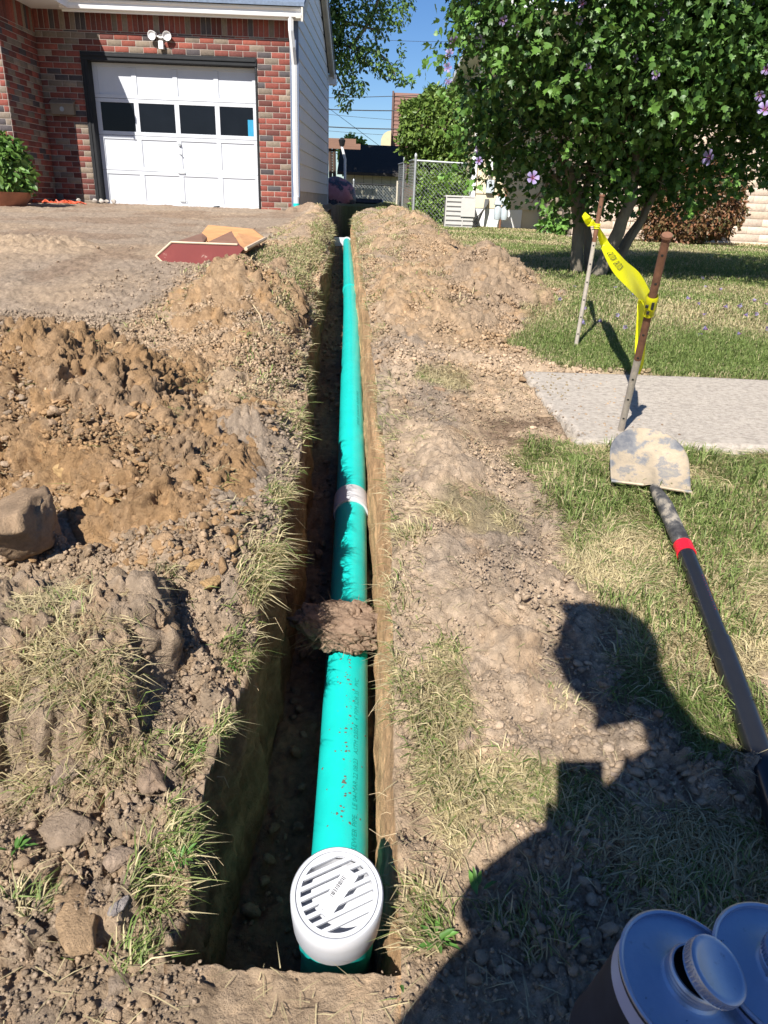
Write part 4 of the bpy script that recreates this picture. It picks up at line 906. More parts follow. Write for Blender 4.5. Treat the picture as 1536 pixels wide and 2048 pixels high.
for zz in (secs[1]-.01, gz0+.085): hd = MB(); hd.tube([(hx-.06, DY-.015, zz), (hx-.06, DY-.04, zz+.005), (hx+.05, DY-.04, zz+.005), (hx+.05, DY-.015, zz)], .007, 8); hd.build('lift_handle', M_GALV, dmo, smooth=True)
MB().box(gx0, gx1, DY-.006, DY+.04, gz0-.045, gz0-.001).build('bottom_rail', M_DOORW, dmo)
MB().prism([(gx1-.85, DY-.02, gz0-.02), (gx1-.80, DY-.02, gz0+.03), (gx1-.70, DY-.025, gz0+.04), (gx1-.74, DY-.02, gz0-.01)], (0, .01, 0)).build('broken_corner', M_BLACKP, dmo)
# soffit, gutter, fascia
ge = 12.87
MB().box(XL+.7, -1.55, ge+.13, FYp, 3.66, 3.675).build('soffit', M_WHITE, house)
g = MB(); 
prof = [(0, 0), (-.085, 0), (-.098, .03), (-.10, .07), (-.125, .095), (-.125, .115), (-.115, .115), (-.115, .10), (-.09, .07), (-.088, .035), (-.078, .008), (-.006, .008), (-.006, .115), (0, .115)]
g.prism([(XL+.55, ge+.125+a, 3.53+b) for a, b in prof], (-1.56-(XL+.55), 0, 0)); g.build('gutter', M_WHITE, house)
MB().box(XL+.55, -1.55, ge+.127, ge+.15, 3.50, 3.70).build('fascia', M_WHITE, house)
# siding wall
sd = MB(); SX = -1.66; lap = .215; z = 1.12
def roof_z(y): return 3.62+.49*min(y-ge, 18.90-y)
yc0, yc1 = FYp+.02, 18.62
while z < 4.9:
    z1 = z+lap+.02; zt = min(z+lap, 5.2)
    # clip the board to the gable
    lo = yc0; hi = yc1; tt = z+lap
    if tt > roof_z(lo): lo = ge+(tt-3.62)/.49
    if tt > roof_z(hi): hi = 18.90-(tt-3.62)/.49
    if hi <= lo+.2: break
    sd.add([(SX+.020, lo, z), (SX+.020, hi, z), (SX+.002, hi, z+lap+.01), (SX+.002, lo, z+lap+.01), (SX-.01, lo, z), (SX-.01, hi, z), (SX-.01, hi, z+lap+.01), (SX-.01, lo, z+lap+.01)], [(0, 1, 2, 3), (4, 7, 6, 5), (0, 4, 5, 1), (3, 2, 6, 7), (0, 3, 7, 4), (1, 5, 6, 2)])
    z += lap
sd.build('siding', M_SIDING, house)
gb = MB(); gb.prism([(SX-.012, yc0, .5), (SX-.012, yc1, .5), (SX-.012, yc1, 3.55), (SX-.012, (ge+18.9)/2, 4.98), (SX-.012, yc0, 3.60)], (-.1, 0, 0)); gb.build('side_wall', M_SIDING, house)
M_FND = mat('foundation_block', (.42, .41, .39), .9, var=.25, vs=6, bump=.002, bs=60)
MB().box(SX-.02, SX+.008, yc0-.001, yc1+.001, .6, 1.118).build('foundation', M_FND, house)
MB().box(SX-.11, SX+.024, yc0-.055, yc0-.002, .6, 3.62).build('corner_board', mat('blue_grey_trim', (.10, .13, .20), .5), house)
MB().box(SX-.05, SX+.026, yc1+.001, yc1+.06, .7, 3.5).build('corner_board', M_WHITE, house)
M_SHIN = mat('shingle', (.10, .095, .09), .9, var=.4, vs=30, bump=.004, bs=60)
M_SHINB = mat('slate_blue_shingle', (.13, .17, .24), .8, var=.3, vs=30, bump=.004, bs=60)
ym = (ge+18.9)/2; zr = 3.62+.49*(ym-ge)
rf = MB(); 
for (ya, yb) in ((ge-.05, ym), (18.95, ym)):
    za = 3.60 if ya < ym else 3.60
    rf.prism([(XL-6, ya, za+.05), (-1.50, ya, za+.05), (-1.50, yb, zr+.06), (XL-6, yb, zr+.06)], (0, 0, .05))
rf.build('roof', M_SHINB, house)
rk = MB()
for (ya, yb) in ((ge-.04, ym), (18.94, ym)): rk.prism([(-1.55, ya, 3.46), (-1.55, yb, zr-.10), (-1.55, yb, zr+.052), (-1.55, ya, 3.642)], (.03, 0, 0)); rk.prism([(SX+.03, ya, 3.50), (SX+.03, yb, zr-.06), (SX+.03, yb, zr-.02), (SX+.03, ya, 3.54)], (.085, 0, 0))
rk.build('rake_board', mat('rake_trim', (.50, .47, .42), .6), house)
MB().box(-1.72, -1.48, 18.8, 18.98, 3.42, 3.62).build('rear_gutter', M_WHITE, house)
# downspout
dsx = -1.70
ds = MB(); ds.tube([(dsx-.02, ge+.07, 3.53), (dsx-.02, ge+.08, 3.36), (dsx-.005, ge+.16, 3.16), (dsx, FYp-.045, 2.94), (dsx, FYp-.045, 1.6), (dsx+.01, FYp-.045, .97)], .040, 4); ds.build('downspout', M_WHITE, house)
MB().lathe([(.05, 0), (.05, .10)], (dsx+.01, FYp-.05, .93), (0, 0, 1), 20, cap=True).build('downspout_adapter', M_PVCW, house, smooth=True)
MB().lathe([(.055, 0), (.055, .13)], (dsx+.01, FYp-.05, .80), (0, 0, 1), 20, cap=True).build('downspout_drain', M_TEAL, house, smooth=True)
# main wing, projecting towards the street on the left
wing = house
WY = 12.0
brick_wall('brick_wall', (-5.78, WY, 0), (0, 1, 0), (1, 0, 0), 0.0, 1.2, .60, 3.56, wing, seed=2, soldier=3.24)
brick_wall('brick_wall', (0, WY-.001, 0), (1, 0, 0), (0, -1, 0), -11.6, -5.783, .60, 3.56, wing, seed=3)
MB().box(-12, -5.10, 11.62, 19, 3.56, 3.60).build('soffit', M_WHITE, wing)
MB().box(-12, -5.10, 11.60, 11.62, 3.55, 3.72).box(-5.10, -5.08, 11.60, 12.9, 3.52, 3.80).build('fascia', M_WHITE, wing)
MB().prism([(-5.05, 11.55, 3.80), (-5.05, 19, 3.80), (-8.5, 19, 5.4), (-8.5, 11.55, 5.4)], (0, 0, .08)).prism([(-11.95, 11.55, 3.80), (-11.95, 19, 3.80), (-8.502, 19, 5.4), (-8.502, 11.55, 5.4)], (0, 0, .08)).build('roof', M_SHIN, wing)
MB().prism([(-5.4, WY, 3.603), (-11.6, WY, 3.603), (-11.6, WY, 3.85), (-8.5, WY, 5.38), (-5.4, WY, 3.85)], (0, .12, 0)).build('gable_siding', M_SIDING, wing)
MB().box(-11.5, -5.80, WY+.12, 19, .5, 3.58).build('house_body', M_SIDING, wing)
# fittings on the wall
fl = thing('flood_light', 'twin white flood lights with motion sensor above the garage door', 'light'); fx = -3.79; fz = 3.235
MB().lathe([(.055, 0), (.055, -.025), (.04, -.03), (.0001, -.03)], (fx, FYp-.007, fz), (0, 1, 0), 20).build('mount', mat('dark_bronze', (.06, .05, .045), .5), fl, smooth=True)
for s in (-1, 1):
    o_ = np.array([fx+s*.115, FYp-.10, fz+.02]); a_ = norm(np.array([s*.25, -1, -.30])); h = MB(); h.tube([(fx, FYp-.03, fz), o_-a_*.05], .012, 8); h.lathe([(.0001, -.10), (.03, -.10), (.045, -.06), (.062, .0), (.066, .02), (.060, .02), (.050, .005), (.0001, .0)], o_, a_, 24); h.build('lamp_head', M_WHITE, fl, smooth=True)
MB().box(fx-.03, fx+.045, FYp-.10, FYp-.03, fz-.16, fz-.05).build('motion_sensor', M_WHITE, fl, bevel=.008)
mb_ = thing('mailbox', 'tan metal mailbox on the shaded brick wall left of the garage door', 'mailbox'); mx0, mx1 = -5.64, -5.27
M_MAIL = mat('tan_mailbox', (.20, .165, .12), .5, metal=.1, var=.15)
MB().prism([(mx0, FYp-.012, 2.12), (mx0, FYp-.10, 2.11), (mx0, FYp-.11, 2.26), (mx0, FYp-.012, 2.31)], (mx1-mx0, 0, 0)).build('box', M_MAIL, mb_, bevel=.006)
MB().prism([(mx0-.01, FYp-.012, 2.335), (mx0-.01, FYp-.125, 2.275), (mx0-.01, FYp-.127, 2.25), (mx0-.01, FYp-.012, 2.315)], (mx1-mx0+.02, 0, 0)).build('mailbox_lid', M_MAIL, mb_, bevel=.003)
MB().lathe([(.0001, -.004), (.035, -.004), (.035, 0)], ((mx0+mx1)/2, FYp-.112, 2.19), (0, 1, 0), 20).build('emblem', M_GALV, mb_)
# ------------------------------------------------ planter, plant edging and litter by the wing
pt = thing('planter', 'shallow terracotta planter bowl holding the flowering bush at the left edge', 'planter'); MB().lathe([(.30, 0), (.42, .16), (.45, .20), (.41, .20), (.38, .16), (.0001, .15)], (-5.62, 11.0, .74), (0, 0, 1), 40).build('bowl', mat('terracotta', (.34, .14, .08), .8, var=.3, bump=.002), pt, smooth=True)
net = MB(); random.seed(5)
for i in range(34):
    p = atY(random.uniform(50, 152), random.uniform(404, 417), 12.3); p[2] = .80; a = random.uniform(-.5, .5); L_ = random.uniform(.05, .22); d = np.array([math.cos(a)*L_, math.sin(a)*L_, 0])
    net.tube([p, p+d*.5+np.array([0, 0, random.uniform(.01, .05)]), p+d], .006, 5)
tag(net.build('plastic_netting', mat('orange_plastic', (.62, .09, .03), .5), smooth=True), 'torn strips of orange plastic netting on the ground left of the garage', 'netting')

# ------------------------------------------------ neighbour's house
nb = thing('cream_house', 'cream sided house with white foundation and pale brick front, behind the hibiscus tree', 'house')
M_CREAM = mat('cream_siding', (.62, .53, .37), .6, var=.05); NY = 14.2; nx0, nx1 = 1.38, 2.75
s2 = MB(); z = .97
while z < 3.4: s2.add([(nx0, NY-.022, z), (nx1, NY-.022, z), (nx1, NY-.002, z+.24), (nx0, NY-.002, z+.24), (nx0, NY+.02, z), (nx1, NY+.02, z), (nx1, NY+.02, z+.24), (nx0, NY+.02, z+.24)], [(0, 1, 2, 3), (0, 4, 5, 1), (0, 3, 7, 4), (1, 5, 6, 2), (4, 7, 6, 5), (3, 2, 6, 7)]); z += .24
s2.build('siding', M_CREAM, nb)
MB().box(nx0+.02, 2.30, NY-.01, NY+.2, .5, .965).build('foundation', M_WHITE, nb)
MB().box(nx0, nx1, NY+.021, NY+6, .5, 3.4).build('back_wall', M_CREAM, nb)
MB().box(nx0-.05, nx0+.03, NY-.06, NY-.024, .97, 3.4).build('corner_board', M_WHITE, nb)
MB().box(nx0+.24, nx0+.31, NY-.08, NY-.024, 1.5, 3.4).build('downspout', M_WHITE, nb)
MB().box(nx0-.3, 9.5, NY-2.9, NY+6.4, 3.4, 3.5).build('eave', M_WHITE, nb)
PB = np.array([[.56, .44, .35], [.60, .48, .38], [.52, .41, .33], [.58, .45, .34]])
brick_wall('brick_wall', (0, 11.5, 0), (1, 0, 0), (0, -1, 0), 2.62, 9.5, .45, 3.4, nb, cols=PB, probs=np.ones(4), pz=.105, px=.40, seed=7, mort=mat('pale_mortar', (.40, .32, .26), .9, var=.1), depth=.006)
brick_wall('brick_wall', (2.62, 11.5, 0), (0, 1, 0), (-1, 0, 0), 0, 2.68, .45, 3.4, nb, cols=PB*.6, probs=np.ones(4), pz=.105, px=.40, seed=8, mort=M_MORTAR, depth=.006)  # front bricks darkened here, tree shade put into the colour
# ac unit
ac = thing('air_conditioner', 'grey louvred air conditioner unit standing in front of the cream house', 'air conditioner')
M_AC = mat('ac_grey', (.47, .455, .43), .5, var=.06); ax0, ax1, ay, az0, az1 = .86, 1.36, 13.6, .60, 1.14
m = MB(); m.box(ax0+.01, ax1-.01, ay+.012, ay+.55, az0, az1-.012); m.build('coil', mat('ac_dark', (.16, .155, .15), .6), ac)
m = MB(); m.box(ax0-.01, ax1+.01, ay-.005, ay+.57, az1-.011, az1+.015)
for k in range(7): z = az0+.01+k*.075; m.box(ax0, ax1, ay, ay+.010, z, z+.050)
for x in (ax0, ax0+.3): m.box(x, x+.02, ay-.004, ay+.001, az0, az1-.012)
m.build('louvres', M_AC, ac, bevel=.003)
MB().box(ax0+.27, ax1+.02, ay-.03, ay-.006, az0+.22, az1-.02).build('service_panel', M_AC, ac, bevel=.004)
hs = MB(); random.seed(9)
for k in range(4): hs.tube([(ax1+.01, ay+.05, .62+.03*k), (ax1+.10, ay+.2, .68+.05*k), (ax1+.22+.02*k, ay+.45, .95+.03*k), (ax1+.25+.02*k, NY-.03, 1.12)], .011, 6)
hs.build('refrigerant_line', mat('line_insul', (.10, .10, .10), .6), ac, smooth=True)
mt_ = thing('gas_meter', 'pale grey gas meter on the white foundation of the cream house', 'meter'); gx_ = 1.86; gy = NY-.42
M_MTR = mat('meter_grey', (.42, .47, .50), .45, var=.1)
m = MB()
for s in (-1, 1): m.lathe([(.0001, 0), (.05, .01), (.065, .06), (.065, .20), (.05, .25), (.0001, .26)], (gx_+s*.062, gy, .78), (0, 0, 1), 18)
m.build('meter_body', M_MTR, mt_, smooth=True)
MB().prism([(gx_-.14, gy-.08, 1.03), (gx_+.14, gy-.08, 1.03), (gx_+.10, gy-.06, 1.17), (gx_-.10, gy-.06, 1.17)], (0, .14, 0)).build('meter_head', M_MTR, mt_, bevel=.012)
pp = MB(); pp.tube([(gx_-.06, gy, 1.15), (gx_-.07, gy, 1.27), (gx_-.01, gy+.1, 1.33), (gx_-.01, NY-.03, 1.33)], .016, 8); pp.tube([(gx_+.05, gy, 1.15), (gx_+.08, gy, 1.30), (gx_+.08, NY-.03, 1.30)], .016, 8); pp.tube([(gx_, gy, .6), (gx_, gy, .8)], .02, 8); pp.build('meter_pipes', M_RUST, mt_, smooth=True)
MB().box(nx0+.22, nx0+.36, NY-.09, NY-.024, 1.22, 1.44).build('electric_box', M_MTR, nb, bevel=.01)

# ------------------------------------------------ chain link
def chain(name, a, b, h, label, z0a, z0b, pitch=.075, r=.0019, posts=(0, 1), pr=.024, toprail=True, rail_col=None):
    a = np.array(a, float); b = np.array(b, float); d = b-a; L_ = np.linalg.norm(d); d = d/L_; th = thing(name, label, 'fence', group=None)
    n = norm(np.cross(d, (0, 0, 1))); V = []; m = MB(); k = -h
    while k < L_:
        for sg in (1, -1):
            s0, t0, s1, t1 = (k, 0, k+h, h) if sg == 1 else (k+h, 0, k, h)
            # clip to 0..L_
            def cl(s0, t0, s1, t1):
                pts = [(s0, t0), (s1, t1)]; out = []
                for (p, q) in ((pts[0], pts[1]), (pts[1], pts[0])):
                    s, t = p
                    if s < 0: t = t+(q[1]-t)*(0-s)/(q[0]-s); s = 0
                    if s > L_: t = t+(q[1]-t)*(L_-s)/(q[0]-s); s = L_
                    out.append((s, t))
                return out
            if max(s0, s1) <= 0 or min(s0, s1) >= L_: continue
            (a0, t0), (a1, t1) = cl(s0, t0, s1, t1)
            zf = lambda s: z0a+(z0b-z0a)*s/L_
            p = a+d*a0; q = a+d*a1; p = np.array([p[0], p[1], zf(a0)+t0]); q = np.array([q[0], q[1], zf(a1)+t1])
            if np.linalg.norm(q-p) > .01: m.tube([p+n*.002*sg, q+n*.002*sg], r, 3, cap=False)
        k += pitch
    m.build('wire_mesh', M_GALV, th)
    if toprail: MB().tube([(*a[:2], z0a+h), (*b[:2], z0b+h)], .017, 8).build('top_rail', rail_col or M_GALV, th, smooth=True)
    for f_ in posts:
        p = a+d*L_*f_; z0 = z0a+(z0b-z0a)*f_; MB().lathe([(pr, -.1), (pr, h+.06), (pr*1.2, h+.06), (pr*1.1, h+.10), (.0001, h+.13)], (p[0], p[1], z0), (0, 0, 1), 14).build('post', M_GALV, th, smooth=True)
    return th
chain('chain_link_fence', (.32, 14.5, 0), (1.36, 14.5, 0), 1.06, 'chain link fence panel between the tall silver post and the cream house', .66, .64)
chain('chain_link_fence', (.02, 21.9, 0), (.30, 14.7, 0), 1.06, 'chain link side fence running back from the tall silver post towards the shed', .92, .68, pitch=.10, posts=(.45,))
chain('chain_link_gate', (-1.9, 22, 0), (.0, 22, 0), .56, 'low chain link gate across the back yard in front of the shed', .90, .88, pitch=.085, r=.004, posts=(.36,), rail_col=M_BLACKP)
MB().lathe([(.05, 0), (.05, .72)], (.03, 21.9, .84), (0, 0, 1), 12, cap=True).build('gate_post', mat('pale_wood', (.50, .45, .36), .8), bpy.data.objects['chain_link_gate'])

# ------------------------------------------------ back yard
shed = thing('shed', 'tan shed with a black shingle roof at the end of the back yard', 'shed')
M_SHED = mat('shed_wall', (.40, .38, .28), .8, var=.1, vs=4, stretch=(6, 6, .3)); 
s0x, s1x, sy0, sy1, zb_, ze = -1.72, .02, 26.0, 29.0, .7, 1.86
MB().box(s0x, s1x, sy0, sy1, zb_, ze).prism([(s1x-.001, sy0+.001, ze+.001), (s1x-.001, sy1, ze+.001), (s1x-.001, (sy0+sy1)/2, ze+.75)], (-.02, 0, 0)).build('shed_wall', M_SHED, shed)
gv = MB(); x = s0x+.3
while x < s1x: gv.box(x, x+.012, sy0-.004, sy0-.0005, zb_, ze-.02); x += .3
gv.build('wall_groove', mat('groove', (.10, .10, .08), .9), shed)
MB().prism([(s0x-.25, sy0-.25, 1.78), (s1x+.22, sy0-.25, 1.78), (s1x+.22, 27.5, 2.70), (s0x-.25, 27.5, 2.70)], (0, 0, .09)).prism([(s0x-.25, 29.25, 1.78), (s1x+.22, 29.25, 1.78), (s1x+.22, 27.52, 2.70), (s0x-.25, 27.52, 2.70)], (0, 0, .09)).build('shed_roof', mat('black_shingle', (.045, .042, .040), .95, spec=.08, var=.3, vs=20, bump=.005, bs=40), shed)
bh = thing('brown_house', 'house with a steep reddish brown shingled gable beyond the shed', 'house')
M_BRS = mat('brown_shingle', (.22, .12, .095), .9, var=.2, vs=20, bump=.004, bs=30, stretch=(1, 1, 4))
hb = MB()
for k in range(22): z = 2.0+k*.15; hb.prism([(-.34, 35-.03, z), (5, 35-.03, z), (5, 35, z+.148), (-.34, 35, z+.148)], (0, .06, 0))
hb.build('shingled_wall', M_BRS, bh); MB().box(-.30, 5, 35.1, 40, .5, 5.1).build('house_body', M_BRS, bh)
MB().box(-.36, -.28, 34.9, 35.3, 2.0, 5.35).build('corner_board', mat('brown_trim', (.12, .07, .06), .8), bh)
aw = MB().lathe([(.0001, 0), (.001, 0), (.001, .7), (.0001, .7)], (0, 0, -50), (0, 0, 1), 4)
aw = MB(); pr_ = [(-.34-.42*math.cos(a), 3.36+.42*math.sin(a)) for a in np.linspace(0, PI/2, 9)]; aw.prism([(-.34, 34.0, 3.20), (-.76, 34.0, 3.20)]+[(x, 34.0, z) for x, z in pr_], (0, .95, 0)); aw.build('awning', mat('yellow_canvas', (.50, .44, .28), .7), bh)
pg = thing('pergola', 'brown timber pergola with dark railing behind the sided garage wall', 'pergola'); M_WOODB = mat('brown_stain', (.20, .11, .075), .75, var=.2, stretch=(.4, 4, 4))
def pxbox(x0, y0, x1, y1, Y, th=.05): a = atY(x0, y1, Y); b = atY(x1, y0, Y); return (a[0], b[0], Y, Y+th, a[2], b[2])
MB().box(*pxbox(640, 278, 712, 287, 21.2)).box(*pxbox(640, 288, 721, 296, 20.9)).build('beam', M_WOODB, pg)
p_ = MB()
for x in (660, 668): p_.tube([atY(x, 286, 21), atY(x+2, 415, 21)], .045, 4)
p_.build('post', mat('dark_stain', (.09, .06, .045), .8), pg)
rl = MB(); 
for k in range(9): a = atY(658, 300+k*5.5, 21.1); b = atY(671, 300+k*5.5, 21.1); rl.box(a[0], b[0], 21.1, 21.14, a[2]-.03, a[2]+.02)
rl.build('railing', mat('weathered_rail', (.17, .11, .07), .85), pg)
pl_ = thing('yard_lamp', 'white lamp post with dark lantern beside the pergola', 'lamp post'); MB().tube([atY(683, 290, 20.6), atY(690, 318, 20.6), atY(690, 420, 20.6)], .035, 10).build('lamp_pole', M_WHITE, pl_, smooth=True)
a = atY(684, 284, 20.6); MB().lathe([(.0001, -.10), (.06, -.09), (.09, .04), (.03, .10), (.0001, .10)], a, (0, 0, 1), 8).build('lantern', M_BLACKP, pl_)
# rounded machine seen at the corner
mc = thing('covered_machine', 'rounded machine under a faded pink and purple cover at the siding corner', 'machine')
M_PINK = mat('faded_cover', rough=.5, vs=2.2, stretch=(1, .6, 1), stops=[(.40, (.50, .18, .20)), (.46, (.55, .24, .26)), (.50, (.04, .04, .06)), (.57, (.12, .13, .17)), (.62, (.55, .24, .24))])
c0 = atY(672, 395, 19.6); v = I4[0].copy(); v = v*np.array([.50, .45, .46]); v = v*(1+.12*(fbm3(v, 3, 2, 44)-.5)[:, None]*2); v[:, 2] = np.maximum(v[:, 2], -.3)
o = np_mesh('cover', v+c0, I4[1], M_PINK, mc, smooth=True)
MB().box(c0[0]-.5, c0[0]+.32, 19.2, 19.9, .75, c0[2]-.16).build('machine_base', M_BLACKP, mc, bevel=.03)
# loader bucket
bk = thing('loader_bucket', 'empty black loader bucket on the ground before the chain link gate', 'bucket'); a = atY(705, 412, 20.6); b = atY(764, 416, 20.6); zt = a[2]+.20; m = MB()
pr = [(20.6, zt-.02), (20.5, zt-.10), (20.55, a[2]-.02), (20.25, a[2]-.05)]
for i in range(3): m.prism([(a[0], *pr[i]), (b[0], *pr[i]), (b[0], *pr[i+1]), (a[0], *pr[i+1])], (0, .02, .012))
m.build('bucket_shell', mat('worn_black_steel', (.05, .05, .055), .45, metal=.5, var=.5, vs=8), bk)
for x in (a[0], b[0]): MB().prism([(x, *pr[0]), (x, *pr[1]), (x, *pr[2]), (x, *pr[3]), (x, 20.36, zt-.03)], (.025, 0, 0)).build('side_plate', M_GALV, bk)
m = MB(); m.box(a[0], b[0]+.025, 20.24, 20.30, a[2]-.075, a[2]-.03)
for x in (.45, .58): xx = a[0]+(b[0]-a[0])*x; m.tube([(xx, 20.62, zt-.05), (xx, 20.62, zt+.10)], .018, 8)
m.build('bucket_edge', M_GALV, bk)

# ------------------------------------------------ overhead wires
M_WIRE = mat('wire', (.02, .025, .03), .6)
def wire(p, q, Y, r, label, sag=.15):
    a = atY(*p, Y); b = atY(*q, Y); d = b-a; a = a-d*1.0; b = b+d*1.2; pts = [a+(b-a)*t-np.array([0, 0, sag*4*t*(1-t)-sag*.9]) for t in np.linspace(0, 1, 24)]
    tag(MB().tube(pts, r, 6).build('power_line', M_WIRE, smooth=True), label, 'wire', 'overhead wires')
wire((657, 196), (920, 187), 30, .012, 'highest of the overhead wires, just under the drooping branch'); wire((657, 219), (800, 221), 32, .020, 'thick overhead wire meeting the top of the brown gable')
wire((657, 229), (800, 240), 34, .008, 'thin overhead wire just below the thick upper one'); wire((657, 254), (800, 258), 33, .022, 'thick lower pair of overhead wires above the shed')
wire((657, 262), (800, 271), 35, .008, 'lowest thin overhead wire, level with the yellow awning'); wire((665, 222), (770, 300), 28, .008, 'slanting service wire running down to the shed roof', 0)
wire((780, 81), (900, 83), 36, .008, 'thin lone wire high in the sky between branch and hibiscus')
# ================================================================== GRASS
GR1 = np.array([.13, .20, .045]); GR2 = np.array([.27, .32, .11]); DRY = np.array([.62, .53, .31]); DRY2 = np.array([.42, .35, .20])
def blades(name, x, y, z, L_, W_, col, lean=.5, dirang=None, dirvar=6.28, label=None, cat=None, up=None, seg=2, stand=.6, kind='stuff', parent=None):
    """curved grass blades, 2 segments each, as one mesh"""
    n = len(x); a = RNG.uniform(0, 2*PI, n) if dirang is None else dirang+RNG.normal(size=n)*dirvar
    d = np.stack([np.cos(a), np.sin(a), np.zeros(n)], 1); s = np.stack([-np.sin(a), np.cos(a), np.zeros(n)], 1)
    ln = np.clip(lean*RNG.uniform(.5, 1.5, n), .05, 1.5) if np.isscalar(lean) else lean
    st = stand if not np.isscalar(stand) else np.full(n, stand)
    L_ = L_ if not np.isscalar(L_) else np.full(n, L_); W_ = W_ if not np.isscalar(W_) else np.full(n, W_)
    P = np.stack([x, y, z], 1); Zv = np.array([0, 0, 1.0])
    m1 = P+d*(L_*.40*ln)[:, None]+Zv*(L_*st*.62)[:, None]
    tip = P+d*(L_*(.95*ln))[:, None]+Zv*(L_*st*np.clip(1.05-.55*ln, .05, 1))[:, None]
    tw = RNG.uniform(-.6, .6, n); s1 = s*np.cos(tw)[:, None]+Zv*np.sin(tw)[:, None]
    V = np.stack([P-s*W_[:, None]*.5, P+s*W_[:, None]*.5, m1+s1*W_[:, None]*.42, m1-s1*W_[:, None]*.42, tip], 1).reshape(-1, 3)
    b = (np.arange(n)*5)[:, None]; F = np.concatenate([b+np.array([[0, 1, 2]]), b+np.array([[0, 2, 3]]), b+np.array([[3, 2, 4]])])
    c = np.repeat(col, 5, 0)
    o = np_mesh(name, V, F, M_GRASS, parent, c)
    if kind: o['kind'] = kind
    if label: o['label'] = label; o['category'] = cat or 'grass'
    return o
def gcols(n, dry, x=None, y=None):
    """dry: 0..1 share of straw per blade"""
    t = (RNG.random(n) < dry)[:, None]; g = GR1+(GR2-GR1)*RNG.random((n, 1))**1.2; d = DRY2+(DRY-DRY2)*RNG.random((n, 1)); return np.where(t, d, g)*RNG.uniform(.75, 1.25, (n, 1))
# mown lawn beyond the path, in bands of distance
for (y0, y1, x0, x1, n, L_, W_, dr) in ((2.66, 3.5, .3, 2.6, 90000, .030, .0022, .34), (3.5, 5.2, .5, 3.6, 95000, .030, .0032, .40), (5.2, 9, .4, 6, 90000, .032, .0055, .46), (9, 14.3, .3, 8.2, 50000, .040, .011, .55)):
    x, y = scatter_pts(n, x0, x1, y0, y1, lambda a, b: lawn_mask(a, b)*(1-slab_zone(a, b)*1.5)*np.where((a > 2.55) & (b > 11.4), 0, 1)*(np.abs(a) < b*.62+.5))
    pat = fbm2(x*1.3, y*1.3, 3, 300); dd = np.clip(dr+(pat-.5)*1.6, .05, .9)
    edge = 1-sstep(0, .22, x-np.interp(y, BXY, BXX)); dd = np.clip(dd+edge*.4, 0, .95)
    # clumpy greener tongue just behind the path
    dd = np.where(y < 3.1, dd*.55, dd)
    blades('lawn_grass', x, y, surf(x, y)-.004, L_*RNG.uniform(.6, 1.35, len(x)), W_*RNG.uniform(.7, 1.3, len(x)), gcols(len(x), dd), lean=.55, stand=.95, label='mown green lawn right of the trench', kind='stuff')
# yard behind the side fence
x, y = scatter_pts(9000, -.4, 1.2, 14.8, 25.5, lambda a, b: np.ones_like(a)*.8); blades('lawn_grass', x, y, G(x, y), .08, .02, gcols(len(x), np.full(len(x), .45)), lean=.5, stand=.9, label='rough grass in the back yard before the shed')
# dry matted turf on the near side of the path
x, y = scatter_pts(85000, .02, 1.5, .72, 2.9, lambda a, b: np.where(b < 2.07, turf_mask(a, b), np.where(b > 2.3, turf_mask(a, b)*.35*(1-slab_zone(a, b)), 0))*(1-.8*slab_zone(a, b))*outside(a, b))
n = len(x); dry = np.clip(.72+(fbm2(x*4, y*4, 3, 310)-.5)*2.4-sstep(.75, 1.3, x)*.12, .1, .97)
flow = 2.2+4.0*(fbm2(x*3, y*3, 2, 311)-.5)*2
blades('turf_grass', x, y, surf(x, y)-.002, RNG.uniform(.022, .062, n), RNG.uniform(.0012, .0026, n), gcols(n, dry), lean=np.clip(RNG.normal(.9, .3, n), .2, 1.4), dirang=flow, dirvar=.9, stand=RNG.uniform(.12, .55, n), label='dry matted turf between the soil and the concrete path')
x, y = scatter_pts(7000, .4, 1.5, 1.0, 2.06, lambda a, b: turf_mask(a, b)*sstep(.45, .6, fbm2(a*7, b*7, 2, 312))); n = len(x)
blades('turf_grass', x, y, surf(x, y), RNG.uniform(.03, .075, n), RNG.uniform(.0018, .0032, n), gcols(n, np.full(n, .12)), lean=.6, stand=.8, label='fresher green blades standing in the dry turf')
# left verge
x, y = scatter_pts(16000, -1.1, -.2, 2.4, 7.5, lambda a, b: left_turf(a, b)*outside(a, b)); n = len(x); blades('turf_grass', x, y, surf(x, y), RNG.uniform(.02, .05, n), RNG.uniform(.0028, .005, n), gcols(n, np.full(n, .6)), lean=.6, stand=.7, label='strip of pale grass between the wooden box and the trench')
# torn turf on the far berm and along both lips
def lip_grass():
    n = 12000; y = 1.0+RNG.random(n)**1.4*10; side = RNG.random(n) < .5; off = np.abs(RNG.normal(size=n))*.05*(1+y*.12); x = np.where(side, TL(y)-off+.006, TR(y)+off-.004)
    k = fbm2(y*6, side*9.0, 3, 320) > .46; x, y, side = x[k], y[k], side[k]; n = len(x); ang = np.where(side, 0.0, PI)+RNG.normal(size=n)*.8
    blades('turf_grass', x, y, surf(x, y)-.003, RNG.uniform(.02, .055, n)*(1+y*.05), RNG.uniform(.0014, .0026, n)*(.7+y*.35), gcols(n, np.full(n, .72)), lean=RNG.uniform(.5, 1.3, n), dirang=ang, dirvar=0.01, stand=RNG.uniform(-.1, .7, n), label='grass hanging over both lips of the trench')
lip_grass()
x, y = scatter_pts(22000, -.7, 1.1, 3.0, 13, lambda a, b: (np.maximum(fD(a, b), fC(a, b)*.4) > .02)*sstep(.48, .6, fbm2(a*5, b*3, 3, 330))*outside(a, b)); n = len(x)
